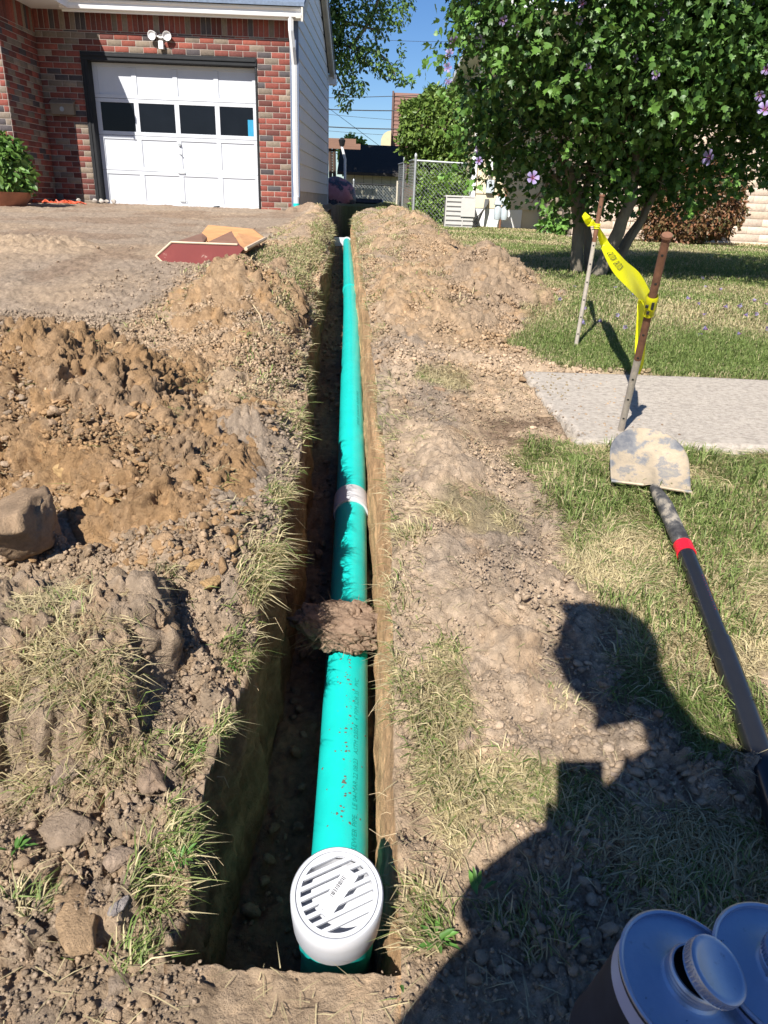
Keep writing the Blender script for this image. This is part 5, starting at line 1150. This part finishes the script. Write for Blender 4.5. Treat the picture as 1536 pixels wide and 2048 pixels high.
blades('turf_grass', x, y, surf(x, y), RNG.uniform(.02, .07, n), RNG.uniform(.002, .004, n)*(1+.16*y), gcols(n, np.full(n, .82)), lean=RNG.uniform(.4, 1.3, n), stand=RNG.uniform(.1, .8, n), label='torn dry turf mixed into the far berm')
x, y = scatter_pts(9000, -1.3, -.3, 2.2, 13, lambda a, b: sstep(.52, .62, fbm2(a*4+7, b*3, 3, 331))*outside(a, b)*(1-drive_mask(a, b))); n = len(x)
blades('turf_grass', x, y, surf(x, y), RNG.uniform(.02, .06, n), RNG.uniform(.002, .004, n)*(1+.14*y), gcols(n, np.full(n, .75)), lean=RNG.uniform(.4, 1.3, n), stand=RNG.uniform(.1, .8, n), label='dead grass on the left bank of the trench')
# straw bits
def straws(n, area, wfn, lmin, lmax, w0):
    x, y = scatter_pts(n, *area, wfn); n = len(x); blades('straw', x, y, surf(x, y)+.006, RNG.uniform(lmin, lmax, n), np.full(n, w0), gcols(n, np.full(n, .97)), lean=1.2, stand=RNG.uniform(.02, .18, n), label='loose straw lying on the dug soil')
straws(5200, (-1.3, 1.0, .45, 3.2), lambda a, b: outside(a, b)*(.2+.8*sstep(.45, .6, fbm2(a*4, b*4, 2, 340)))*(1-slab_zone(a, b)), .015, .06, .0014)
x = RNG.uniform(.52, .95, 900)**1; y = RNG.uniform(2.08, 2.66, 900); kk = (x-.5 < .5*RNG.random(900)**4); x, y = x[kk], y[kk]; v_ = ico(1)[0]*np.array([1, .8, .6]); V, F = instances(v_, ico(1)[1], np.stack([x, y, G(x, y)+.013], 1), randbasis(len(x), .5), RNG.uniform(.0012, .006, len(x))); tag(np_mesh('soil_grains', V, F, M_CLOD, None, np.repeat(soil_col(x-.4, y), len(v_), 0)), 'grains of soil spilled on the broken end of the path', 'loose soil', kind='stuff')
straws(2500, (-.9, -.3, .82, 1.25), lambda a, b: (fS(a, b) > .02)*(a < -.42)*1.0, .02, .07, .0016)
# ---- tufts placed where the photo shows them: pixel, radius, blades, length, dry, lean direction
TUFTS = [(540, 1120, .05, 330, .085, .72, .1), (505, 1170, .04, 240, .08, .75, .2), (560, 985, .035, 200, .06, .8, .3), (470, 1300, .035, 170, .055, .45, -.2), (330, 1690, .035, 200, .065, .35, .3), (300, 1790, .035, 220, .06, .5, .4),
         (365, 1500, .03, 120, .055, .6, .2), (345, 1620, .025, 90, .05, .6, 0), (60, 1790, .03, 120, .05, .5, 1.2), (430, 1440, .03, 130, .05, .6, .2), (260, 1900, .03, 110, .055, .5, 1.0),
         (110, 1250, .07, 260, .06, .85, 2.0), (190, 1400, .08, 330, .065, .75, -1.4), (110, 1450, .08, 280, .06, .85, -2.0), (240, 1440, .05, 200, .06, .5, -1.0), (45, 1400, .06, 200, .06, .9, -2.4),
         (345, 830, .04, 150, .06, .6, -.9), (300, 790, .03, 110, .05, .5, -.7), (470, 790, .03, 110, .045, .6, 0), (455, 960, .04, 150, .05, .85, .4), (330, 1140, .025, 70, .05, .7, -.6), (590, 850, .02, 80, .045, .6, .5),
         (830, 1370, .035, 190, .05, .7, -2.6), (860, 1440, .035, 190, .05, .55, -2.4), (870, 1500, .04, 200, .05, .7, -2.5), (900, 1560, .05, 260, .05, .8, -2.2), (960, 1610, .05, 220, .045, .75, -1.8), (1000, 1540, .04, 140, .04, .7, 1.5),
         (870, 1860, .035, 170, .06, .55, 3.0), (845, 1790, .03, 100, .055, .7, 2.6), (1010, 1830, .03, 90, .045, .6, 2), (1090, 1870, .04, 160, .045, .5, 1.4), (1170, 1700, .04, 160, .04, .6, .9), (1270, 1760, .05, 220, .045, .55, .4), (1380, 1800, .06, 280, .045, .5, .8), (1100, 1780, .03, 90, .04, .6, 1.9), (1470, 1760, .06, 260, .045, .5, 1.2),
         (800, 1190, .03, 60, .06, .9, 2.9), (830, 1060, .04, 160, .06, .85, 2.8), (780, 1330, .02, 40, .06, .9, 3.0), (1120, 1400, .03, 60, .035, .7, .9), (850, 880, .03, 110, .045, .6, 2.0), (1420, 1830, .05, 200, .05, .5, 1.6), (1300, 1640, .04, 90, .035, .6, 1.6)]
tx = []; ty = []; tl = []; tc = []; tl_ = []; ta = []; tz = []
for (px, py, r, n, L_, dry, an) in TUFTS:
    d = ray(px, py); t = np.arange(.35, 20, .003); P = CC+t[:, None]*d; k = np.argmax(P[:, 2] < surf(P[:, 0], P[:, 1])+.01); p = P[k]
    a = RNG.uniform(0, 6.28, n); rr = r*np.sqrt(RNG.random(n)); x = p[0]+rr*np.cos(a); y = p[1]+rr*np.sin(a)
    x = np.where((x > TL(y)-.003) & (x < -.12), TL(y)-.003, x); x = np.where((x < TR(y)+.003) & (x >= -.12), TR(y)+.003, x)
    tx.append(x); ty.append(y); tl.append(L_*RNG.uniform(.45, 1.25, n)); tc.append(gcols(n, np.full(n, dry))); ta.append(an+RNG.normal(size=n)*.9)
x, y, L_, c, a = map(np.concatenate, (tx, ty, tl, tc, ta)); n = len(x)
blades('grass_tufts', x, y, surf(x, y)-.003, L_, RNG.uniform(.0013, .0028, n), c, lean=RNG.uniform(.4, 1.25, n), dirang=a, dirvar=.01, stand=RNG.uniform(.1, .9, n), label='long straggling grass tufts along the near trench edges')

# ---- fine roots sticking out of the trench walls
rt = MB(); random.seed(12)
for i in range(46):
    y = .75+random.random()**1.5*3.2; L_side = random.random() < .35
    xe = float(TL(np.array([y]))[0]) if L_side else float(TR(np.array([y]))[0]); zt = float(G(np.array([xe]), np.array([y]))[0])-random.uniform(.0, .06); s = 1 if L_side else -1; L_ = random.uniform(.015, .06)
    p = np.array([xe, y, zt]); q1 = p+np.array([s*L_*.5, random.uniform(-.5, .5)*L_, random.uniform(-.2, .3)*L_]); q2 = q1+np.array([s*L_*.4, random.uniform(-.6, .6)*L_, -random.uniform(.1, .8)*L_])
    rt.tube([p, q1, q2], [.0007, .0005, .0003], 4, cap=False)
tag(rt.build('roots', mat('dry_root', (.46, .36, .22), .9), None), 'fine dry roots poking out of the trench walls', 'roots', kind='stuff')
for (pts, lb) in (([(93, 715), (104, 745), (92, 768), (90, 790)], 'pale bent root on the left ochre heap'), ([(503, 605), (520, 630), (527, 655)], 'thin pale root on the pointed heap')):
    P = []
    for (px, py) in pts:
        d = ray(px, py); t = np.arange(.35, 20, .004); Q = CC+t[:, None]*d; k = np.argmax(Q[:, 2] < surf(Q[:, 0], Q[:, 1])+.012); P.append(Q[k])
    tag(MB().tube(P, .0028, 6).build('root', bpy.data.materials['dry_root'], smooth=True), lb, 'root')

# ================================================================== LEAVES
LOB = np.array([(0, 0, 0), (.30, .10, .02), (.46, .34, .05), (.24, .42, .02), (.30, .66, .04), (.10, .66, 0), (0, 1.0, -.08), (-.10, .66, 0), (-.30, .66, .04), (-.24, .42, .02), (-.46, .34, .05), (-.30, .10, .02), (0, .45, -.05)])
LOBF = np.array([(12, i, i+1) for i in range(0, 11)]+[(12, 11, 0)])
OVL = np.array([(0, 0, 0), (.26, .3, .05), (.22, .7, .04), (0, 1, -.1), (-.22, .7, .04), (-.26, .3, .05), (0, .5, -.04)]); OVLF = np.array([(6, 0, 1), (6, 1, 2), (6, 2, 3), (6, 3, 4), (6, 4, 5), (6, 5, 0)])
def leaves(name, P, out, size, cols, parent, tv=LOB, tf=LOBF, droop=.35, matl=None, rnd=.75):
    n = len(P); nn = norm(out*.6+np.array([0, 0, .55])+RNG.normal(size=(n, 3))*rnd); f = norm(RNG.normal(size=(n, 3))+out*.8+np.array([0, 0, -droop*2]))
    f = norm(f-nn*(f*nn).sum(1, keepdims=True)); B = basis(nn, f); s = size*RNG.uniform(.55, 1.25, n)
    V, F = instances(tv, tf, P, B, s); return np_mesh(name, V, F, matl or M_LEAF, parent, np.repeat(cols, len(tv), 0))
def crown_pts(n, blobs, holes=.5, freq=2.2, seed=0, shell=.5):
    P = []; O = []
    tot = sum(b[3]*b[4]*b[5] for b in blobs)
    for (cx, cy, cz, rx, ry, rz) in blobs:
        k = int(n*rx*ry*rz/tot*1.9); u = norm(RNG.normal(size=(k, 3))); r = (shell+(1-shell)*RNG.random(k)**.6); q = u*r[:, None]*(1+.28*(fbm3(u*1.0+seed, 2.4, 3, seed)-.5)[:, None]*2); p = q*np.array([rx, ry, rz])+np.array([cx, cy, cz])
        k2 = fbm3(p, freq, 3, seed+5) > holes+(RNG.random(len(p))-.5)*.08; P.append(p[k2]); O.append(norm(q)[k2])
    P = np.concatenate(P); O = np.concatenate(O); i = RNG.permutation(len(P))[:n]; return P[i], O[i]
def limb(m, p, q, r0, r1, bend=.08, n=7, k=8):
    p = np.array(p, float); q = np.array(q, float); L_ = np.linalg.norm(q-p); b = RNG.normal(size=3)*bend*L_
    pts = [p+(q-p)*t+b*math.sin(t*PI)+RNG.normal(size=3)*.012*L_*(0 < t < 1) for t in np.linspace(0, 1, n)]; m.tube(pts, list(np.linspace(r0, r1, n)), k); return pts
# hibiscus tree
hib = thing('hibiscus_tree', 'flowering rose of sharon tree with several pale trunks on the lawn at the right', 'tree')
TB = (1.50, 5.35); gz_ = float(G(np.array([1.5]), np.array([5.4]))[0])
tops = []
random.seed(2); RNG = np.random.default_rng(77)
for i, (b, t, r) in enumerate((((atY(1157, 530, 5.45)), atY(1135, 330, 5.25), .047), (atY(1192, 535, 5.30), atY(1275, 300, 5.1), .052), (atY(1215, 535, 5.45), atY(1330, 250, 5.6), .036), (atY(1188, 530, 5.5), atY(1210, 180, 5.5), .035), (atY(1225, 540, 5.35), atY(1370, 250, 5.3), .026))):
    b = np.array([b[0], b[1], gz_-.05]); m = MB(); pts = limb(m, b, t, r, r*.55, .06, 9, 12)
    for k in range(6):
        s_ = pts[random.randint(5, 8)]; e = s_+norm(np.array([random.uniform(-1, 1), random.uniform(-1, 1), random.uniform(.8, 1.6)]))*random.uniform(.4, .8); q = limb(m, s_, e, r*.35, .006, .08, 6, 6)
        for j in range(3): s2_ = q[random.randint(2, 5)]; limb(m, s2_, s2_+norm(np.array([random.uniform(-1, 1), random.uniform(-1, 1), random.uniform(-.3, .8)]))*random.uniform(.25, .5), .008, .003, .1, 5, 5)
    m.build('trunk', M_BARK, hib, smooth=True)
HB = [(1.28, 4.85, 2.10, 1.10, .95, .72), (.80, 4.8, 2.15, .62, .6, .62), (2.45, 4.9, 2.08, 1.0, .95, .70), (1.15, 5.35, 1.46, .80, .55, .52), (2.0, 5.4, 1.44, .85, .55, .48), (2.75, 5.3, 1.56, .65, .50, .42), (.75, 5.2, 1.62, .42, .45, .42), (1.9, 5.1, 2.7, 1.2, 1.0, .75)]
P, O = crown_pts(62000, HB, .42, 2.2, 3, .4)
lo = P[:, 2] > .84+.20*np.abs(P[:, 0]-1.4)+.22*np.clip(P[:, 0]-1.75, 0, 1)+.22*(fbm3(P, 4, 2, 8)-.5); P, O = P[lo], O[lo]; n = len(P)
g = RNG.random((n, 1)); c = np.array([.040, .100, .020])+(np.array([.11, .21, .045])-np.array([.040, .100, .020]))*g**1.5
crown = leaves('crown', P, O, .047, c, hib)
# leafy sprays at the rim, which give the outline its loose tips
def sprays(n_sp, blobs, parent, size, col, per=16, ln=.28):
    P, O = crown_pts(n_sp, blobs, .3, 2.0, 9, .97); Q = []; N = []
    for p, o in zip(P, O):
        d = norm(o+np.array([0, 0, random.uniform(-.2, .6)])+RNG.normal(size=3)*.3); t = RNG.random(per)[:, None]; Q.append(p+d*t*ln+RNG.normal(size=(per, 3))*.03); N.append(np.repeat(norm(o)[None], per, 0))
    Q = np.concatenate(Q); N = np.concatenate(N); k = Q[:, 2] > .88+.20*np.abs(Q[:, 0]-1.4)+.22*np.clip(Q[:, 0]-1.75, 0, 1); Q, N = Q[k], N[k]; leaves('outer_sprays', Q, N, size, col+(RNG.random((len(Q), 1))-.3)*col*.6, parent)
sprays(420, HB, hib, .050, np.array([.10, .20, .035]))
M_PETAL = mat('petal', rough=.5, vcol=True, var=.05, trans=.4)
def flower_mesh():
    V = []; F = []; C = []
    for k in range(5):
        a0 = 2*PI*k/5; b = len(V); rows = [(.10, .05, .02), (.45, .22, .22), (.80, .36, .34), (1.0, .26, .34)]
        for (r, w_, z) in rows:
            for s_ in (-1, 0, 1):
                x = r*math.cos(a0)-s_*w_*math.sin(a0); y = r*math.sin(a0)+s_*w_*math.cos(a0); V.append((x, y, z+(.04 if s_ else 0))); C.append((.30, .03, .12) if r < .2 else ((.36, .24, .52) if r < .5 else (.42, .36, .62)))
        for i in range(3):
            for j in range(2): F.append((b+i*3+j, b+i*3+j+1, b+i*3+j+4, b+i*3+j+3))
    b = len(V)
    for i in range(2):
        for k in range(4): a = PI/2*k; V.append((.05*math.cos(a), .05*math.sin(a), [.02, .42][i])); C.append((.75, .68, .45))
    for k in range(4): F.append((b+k, b+(k+1) % 4, b+4+(k+1) % 4, b+4+k))
    return np.array(V), np.array(F), np.array(C)
FV, FF, FC = flower_mesh()
proto = np_mesh('flower', FV, FF, M_PETAL, hib, FC)
FL = [(1322, 25, .085, 4.05), (1420, 315, .070, 4.35), (1065, 356, .062, 4.5), (978, 8, .07, 4.2), (962, 82, .06, 4.2), (908, 82, .06, 4.5), (900, 108, .05, 4.5), (896, 135, .05, 4.5), (897, 165, .045, 4.6), (950, 5, .05, 4.3), (1178, 135, .04, 4.1), (1314, 150, .05, 4.05), (1268, 118, .04, 4.1), (1530, 220, .075, 4.1), (1533, 138, .05, 4.1), (957, 300, .045, 4.7), (958, 322, .045, 4.7), (1165, 8, .045, 4.0), (1500, 8, .04, 4.0), (1030, 60, .05, 4.1), (1005, 40, .05, 4.1), (1160, 40, .04, 4.0), (1520, 190, .05, 4.1)]
for i, (px, py, s, D) in enumerate(FL):
    o = proto if i == 0 else proto.copy()
    if i: COL.objects.link(o)
    D -= .36; s *= .60; p = atD(px, py, D); o.location = p; d = Vector(tuple(norm(CC-p+RNG.normal(size=3)*1.6+np.array([-.5, 0, .5])))); o.rotation_mode = 'QUATERNION'; o.rotation_quaternion = d.to_track_quat('Z', 'Y'); k = s if i < 3 else s*.85; o.scale = (k, k, k*(1 if i < 3 else 1.5))
# fallen blossoms
FV2 = FV*np.array([.38, .38, 2.0]); fb = None; random.seed(8)
FB = [(1120, 599), (1146, 572), (1225, 573), (1268, 590), (1175, 618), (1232, 631), (1253, 655), (1157, 648), (1205, 645), (1305, 605), (1383, 598), (1393, 606), (1410, 556), (1417, 573), (1437, 577), (1402, 627), (1417, 660), (1406, 667), (1445, 614), (1473, 611), (1484, 668), (1509, 629), (1508, 603), (1406, 553), (1485, 630), (1528, 606), (1530, 658)]
LBF = ['leftmost fallen lilac blossom, beside the far soil heap', 'fallen blossom left of the farther stake', 'bright fallen blossom under the sagging tape', 'long pale blossom just left of the tape tail']
for i, (px, py) in enumerate(FB):
    d = ray(px, py); t = np.arange(.35, 20, .004); Q = CC+t[:, None]*d; k = np.argmax(Q[:, 2] < surf(Q[:, 0], Q[:, 1])+.02); p = Q[k]
    if fb is None: fb = np_mesh('fallen_blossom', FV2, FF, M_PETAL, None, FC*np.array([.9, .95, 1.0])); o = fb
    else: o = fb.copy(); COL.objects.link(o)
    o.location = p; o.rotation_euler = (random.uniform(1.1, 1.9), 0, random.uniform(0, 6.28)); s = random.uniform(.022, .036); o.scale = (s, s, s)
    tag(o, LBF[i] if i < 4 else 'rolled up lilac blossom fallen on the lawn under the hibiscus tree', 'fallen blossom', 'blossoms fallen on the lawn')
# ------------------------------------------------ shrubs
def shrub(name, label, blobs, n, size, c0, c1, holes=.35, freq=3, base=None, tv=OVL, tf=OVLF, cat='shrub', seed=0, shell=.7, core=None):
    th = thing(name, label, cat); P, O = crown_pts(n, blobs, holes, freq, seed, shell); g = RNG.random((len(P), 1)); c = np.array(c0)+(np.array(c1)-np.array(c0))*g
    leaves('foliage', P, O, size, c, th, tv, tf); m = MB(); b = blobs[0]
    for k in range(9): limb(m, (b[0]+random.uniform(-.1, .1), b[1]+random.uniform(-.05, .05), b[2]-b[5]*1.05 if base is None else base), (b[0]+random.uniform(-.7, .7)*b[3], b[1]+random.uniform(-.7, .7)*b[4], b[2]+random.uniform(-.3, .6)*b[5]), .02, .005, .1, 6, 6)
    m.build('stems', M_BARK, th, smooth=True); return th
shrub('round_shrub', 'rounded shrub with reddish tips in front of the pale brick wall', [(4.05, 10.6, 1.18, .66, .55, .60), (3.55, 10.6, .95, .25, .25, .30)], 12000, .055, (.075, .085, .03), (.30, .13, .07), .30, 5, .6, seed=21)
shrub('clipped_bush', 'big rounded green bush rising above the chain link fence', [(.93, 16.6, 2.42, .95, .8, .72), (1.1, 16.6, 1.75, .85, .7, .6)], 16000, .10, (.07, .13, .025), (.17, .25, .05), .22, 3, .6, seed=22)
shrub('weedy_undergrowth', 'tangle of bright weeds and vines behind the chain link fence', [(.85, 15.2, 1.05, .55, .4, .50), (1.25, 15.3, 1.15, .35, .35, .45), (.45, 14.9, .80, .2, .2, .28)], 6500, .075, (.08, .16, .02), (.22, .34, .06), .38, 3, .6, seed=23)
shrub('flowering_bush', 'leafy bush with cream flowers in the planter at the far left', [(-5.52, 11.0, 1.22, .40, .35, .42), (-5.75, 11.0, 1.35, .4, .3, .4)], 2600, .11, (.07, .15, .03), (.16, .28, .06), .3, 3, .85, seed=24)
shrub('leafy_sapling', 'small bright green tree between the pergola and the shed', [(-1.75, 30, 2.6, .5, .5, .7)], 2500, .14, (.10, .22, .03), (.24, .36, .06), .35, 2, 1.0, cat='tree', seed=25)
for i, (px, py, r, lb) in enumerate(((1100, 452, .14, 'leafy weed at the white foundation corner'), (1135, 458, .12, 'second leafy weed, nearer the hibiscus trunks'))):
    p = atY(px, py, 11.8 if i else 12.3); shrub('leafy_weed', lb, [(p[0], p[1], .74, r*1.2, r, r)], 160, .12, (.10, .22, .04), (.2, .36, .08), .1, 2, .58, cat='weed', seed=26+i)
# weed with broad leaves, near right lip and left bank
def weed(px, py, n, L_, label, dz=.0):
    d = ray(px, py); t = np.arange(.35, 20, .003); Q = CC+t[:, None]*d; k = np.argmax(Q[:, 2] < surf(Q[:, 0], Q[:, 1])+.01); p = Q[k]
    a = RNG.uniform(0, 6.28, n); o = np.stack([np.cos(a), np.sin(a), RNG.uniform(.1, .9, n)], 1); P = p+o*np.array([.012, .012, .01])*RNG.random((n, 1)); f = norm(o); nn = norm(np.array([0, 0, 1])-f*f[:, 2:]*.9+RNG.normal(size=(n, 3))*.15); f = norm(f-nn*(f*nn).sum(1, keepdims=True))
    V, F = instances(OVL*np.array([.55, 1, 1]), OVLF, P, basis(nn, f), L_*RNG.uniform(.5, 1.1, n)); c = np.array([.09, .20, .04])*RNG.uniform(.8, 1.4, (n, 1)); th = thing('leafy_weed', label, 'weed'); np_mesh('leaves', V, F, M_LEAF, th, np.repeat(c, 7, 0))
weed(872, 1880, 12, .030, 'broad bladed green weed at the right lip next to the drain'); weed(955, 1790, 6, .034, 'green weed just inside the edge of the photographer shadow'); weed(360, 1720, 22, .017, 'low round leaved weed on the left lip beside the drain'); weed(395, 1510, 16, .014, 'small clover like weed on the left lip under the sod clump'); weed(30, 1700, 10, .022, 'small weed at the left photo edge among grey clods'); weed(470, 1330, 16, .014, 'sprig of clover on the left lip by the deep shade')
weed(800, 1962, 1, .025, 'single green blade lying on the soil ledge below the drain')

# ------------------------------------------------ tall tree behind the garage
bt = thing('tall_tree', 'tall leafy tree with drooping branches behind the sided garage wall', 'tree')
m = MB(); T0 = (-3.2, 23.6, .8); limb(m, T0, (-2.6, 23.8, 6.5), .30, .16, .03, 8, 12)
BL = [((-2.6, 23.8, 5.5), atY(700, 95, 23.6), .12), ((-2.6, 23.8, 6.2), atY(760, 60, 24), .10), ((-2.5, 23.8, 5.0), atY(690, 180, 23.2), .09), (atY(700, 95, 23.6), atY(790, 150, 23.8), .05), (atY(700, 95, 23.6), atY(775, -60, 23.8), .06)]
for a, b, r in BL: limb(m, a, b, r, .02, .06, 8, 8)
m.build('trunk', M_BARK, bt, smooth=True)
TBL = []
for (px, py, Y, rx, rz) in ((690, 15, 23.6, .85, .75), (740, 40, 24, .75, .55), (700, 100, 23.6, .65, .6), (680, 160, 23.3, .35, .45), (745, 110, 23.8, .45, .35), (790, 30, 24.2, .45, .40), (770, 140, 23.8, .42, .22), (800, 158, 23.8, .32, .16), (740, -60, 24, 1.4, .8), (715, 175, 23.5, .30, .25), (820, 165, 23.8, .16, .09), (803, 100, 24.0, .12, .38), (690, 205, 23.3, .22, .25), (815, -10, 24.2, .3, .5), (665, 60, 23.4, .5, 1.0)):
    p = atY(px, py, Y); TBL.append((p[0], Y, p[2], rx, .7, rz))
for (x, y, z, r) in ((-3.6, 22.5, 6.8, 1.6), (-2.4, 21.8, 7.4, 1.5), (-2.9, 21.2, 5.9, 1.2), (-4.2, 23.5, 8.2, 1.8), (-2.6, 22.6, 5.2, .9)): TBL.append((x, y, z, r, r, r*.7))
P, O = crown_pts(30000, TBL, .43, 1.5, 31, .25); n = len(P); c = np.array([.055, .12, .025])+(np.array([.13, .22, .05])-np.array([.055, .12, .025]))*RNG.random((n, 1)); leaves('crown', P, O, .125, c, bt, OVL, OVLF, droop=.6)
# ================================================================== THE PHOTOGRAPHER (stands behind the camera, throws the shadow)
def skin_body(name, verts, edges, radii, matl, parent, sub=2, root=0):
    me = bpy.data.meshes.new(name); me.from_pydata([tuple(v) for v in verts], edges, []); me.materials.append(matl); o = link(bpy.data.objects.new(name, me), parent)
    s = o.modifiers.new('skin', 'SKIN'); s.use_smooth_shade = True; s.branch_smoothing = .3
    for i, r in enumerate(radii): d = me.skin_vertices[0].data[i]; d.radius = (r, r) if np.isscalar(r) else r; d.use_root = (i == root)
    u = o.modifiers.new('sub', 'SUBSURF'); u.levels = sub; u.render_levels = sub; return o
M_SKIN = mat('skin', (.45, .28, .20), .55, var=.05); M_SHIRT = mat('dark_shirt', (.05, .06, .10), .85, var=.2); M_JEANS = mat('blue_jeans', (.06, .09, .16), .85, var=.3); M_CAP = mat('grey_cap', (.12, .12, .13), .8); M_HAIR = mat('brown_hair', (.06, .04, .03), .8)
pe = thing('person', 'person in dark shirt and cap taking the picture, seen only as a shadow', 'person')
hz = float(G(np.array([.1]), np.array([-.3]))[0])
V = [(-.15, -.345, .88), (-.02, -.345, 1.06), (.17, -.28, 1.14), (.13, -.25, 1.25), (.05, -.22, 1.335), (-.02, -.18, 1.41), (-.06, -.16, 1.50), (-.065, -.155, 1.56),
     (.0, -.24, 1.235), (-.12, -.20, 1.04), (-.175, -.15, .93), (-.10, -.07, .93), (-.045, -.035, .955),
     (.26, -.27, 1.25), (.33, -.24, 1.08), (.33, -.19, .96), (.20, -.10, .98), (.075, -.045, 1.0),
     (-.22, -.34, .66), (-.22, -.33, .40), (-.13, -.42, hz+.09), (-.13, -.32, hz+.04),
     (.10, -.40, .72), (.18, -.38, .44), (.30, -.42, hz+.09), (.31, -.30, hz+.04), (.14, -.40, .90)]
E_ = [(0, 1), (1, 2), (2, 3), (3, 4), (4, 5), (5, 6), (6, 7), (3, 8), (8, 9), (9, 10), (10, 11), (11, 12), (3, 13), (13, 14), (14, 15), (15, 16), (16, 17), (0, 18), (18, 19), (19, 20), (20, 21), (0, 22), (22, 23), (23, 24), (24, 25), (0, 26)]
R_ = [.262, .245, .215, .13, .066, .072, .085, .07, .062, .052, .045, .036, .028, .075, .055, .045, .034, .028, .21, .15, .06, .045, .16, .09, .055, .045, .22]
skin_body('body', V, E_, R_, M_SHIRT, pe)
hd_ = I4[0].copy()*np.array([.088, .100, .118]); hd_[:, 2] += -.01*(hd_[:, 1] > .05); nose = np.exp(-((hd_[:, 0]/.014)**2+((hd_[:, 2]+.01)/.02)**2))*(hd_[:, 1] > 0); hd_[:, 1] += nose*.022
for s in (-1, 1): e = np.exp(-(((hd_[:, 0]-s*.033)/.014)**2+((hd_[:, 2]-.005)/.012)**2))*(hd_[:, 1] > 0); hd_[:, 1] -= e*.012; ea = np.exp(-((hd_[:, 1]/.02)**2+((hd_[:, 2])/.028)**2))*(s*hd_[:, 0] > .06); hd_[:, 0] += s*ea*.018
mo = np.exp(-((hd_[:, 0]/.026)**2+((hd_[:, 2]+.055)/.005)**2))*(hd_[:, 1] > 0); hd_[:, 1] -= mo*.006
np_mesh('head', hd_+np.array([-.075, -.14, 1.50]), I4[1], M_SKIN, pe, smooth=True)
cpv = I3[0].copy()*np.array([.096, .110, .09]); cpv[:, 2] = np.maximum(cpv[:, 2], 0); np_mesh('cap', cpv+np.array([-.075, -.145, 1.535]), I3[1], M_CAP, pe, smooth=True)
MB().prism([(-.15, -.07, 1.545), (-.145, -.02, 1.535), (-.075, .0, 1.53), (-.005, -.02, 1.535), (0, -.07, 1.545)], (0, 0, .006)).build('cap_brim', M_CAP, pe)
for (w0, dr, pr_) in (((-.045, -.035, .955), 1, 1), ((.065, -.035, 1.005), -1, 1)):
    w0 = np.array(w0)
    if pr_: pv = [w0, w0+(.02, .010, .030), w0+(.0, .0, .055)]; fd = [((-.012, .006, .02), (.0, .016, .03), (.026, .012, .034))]
    vs = [w0+np.array([0, 0, 0])]; es = []; rs = [.026]
    up = np.array([0, .1, 1.0]) if pr_ else np.array([0, .15, -1.0]); up = norm(up); sdv = np.array([1.0, 0, 0]); fwv = np.cross(sdv, up)
    vs.append(w0+up*.045); es.append((0, 1)); rs.append(.022)
    for k, (o_, L_) in enumerate(((-.026, .052), (-.009, .062), (.009, .058), (.025, .045))):
        b = len(vs); base = w0+up*.055+sdv*o_; vs += [base, base+up*L_*.4+np.array([0, .008, 0]), base+up*L_*.65+np.array([0, .020, 0]), base+up*L_*.75+np.array([0, .032, 0])]; es += [(1, b), (b, b+1), (b+1, b+2), (b+2, b+3)]; rs += [.009, .0085, .008, .0068]
    b = len(vs); vs += [w0+up*.02+sdv*.028*dr, w0+up*.045+sdv*.045*dr+np.array([0, .012, 0]), w0+up*.062+sdv*.040*dr+np.array([0, .024, 0])]; es += [(0, b), (b, b+1), (b+1, b+2)]; rs += [.012, .0095, .008]
    if pr_: vs = [np.array(v)+np.array([0, -.035, -.03]) for v in vs]
    skin_body('hand', vs, es, rs, M_SKIN, pe)
ph = thing('phone', 'dark phone held up in front of the person, taking this picture', 'phone')
cen = CC-CF*.014-CU*.010*0-CU*.012-CR*.018
m = MB(); pts = []
for a, b in ((-.038, -.080), (.038, -.080), (.038, .080), (-.038, .080)): pts.append(cen+CR*a+CU*b)
m.prism(pts, -CF*.009); m.build('phone_body', M_BLACKP, ph, bevel=.003)
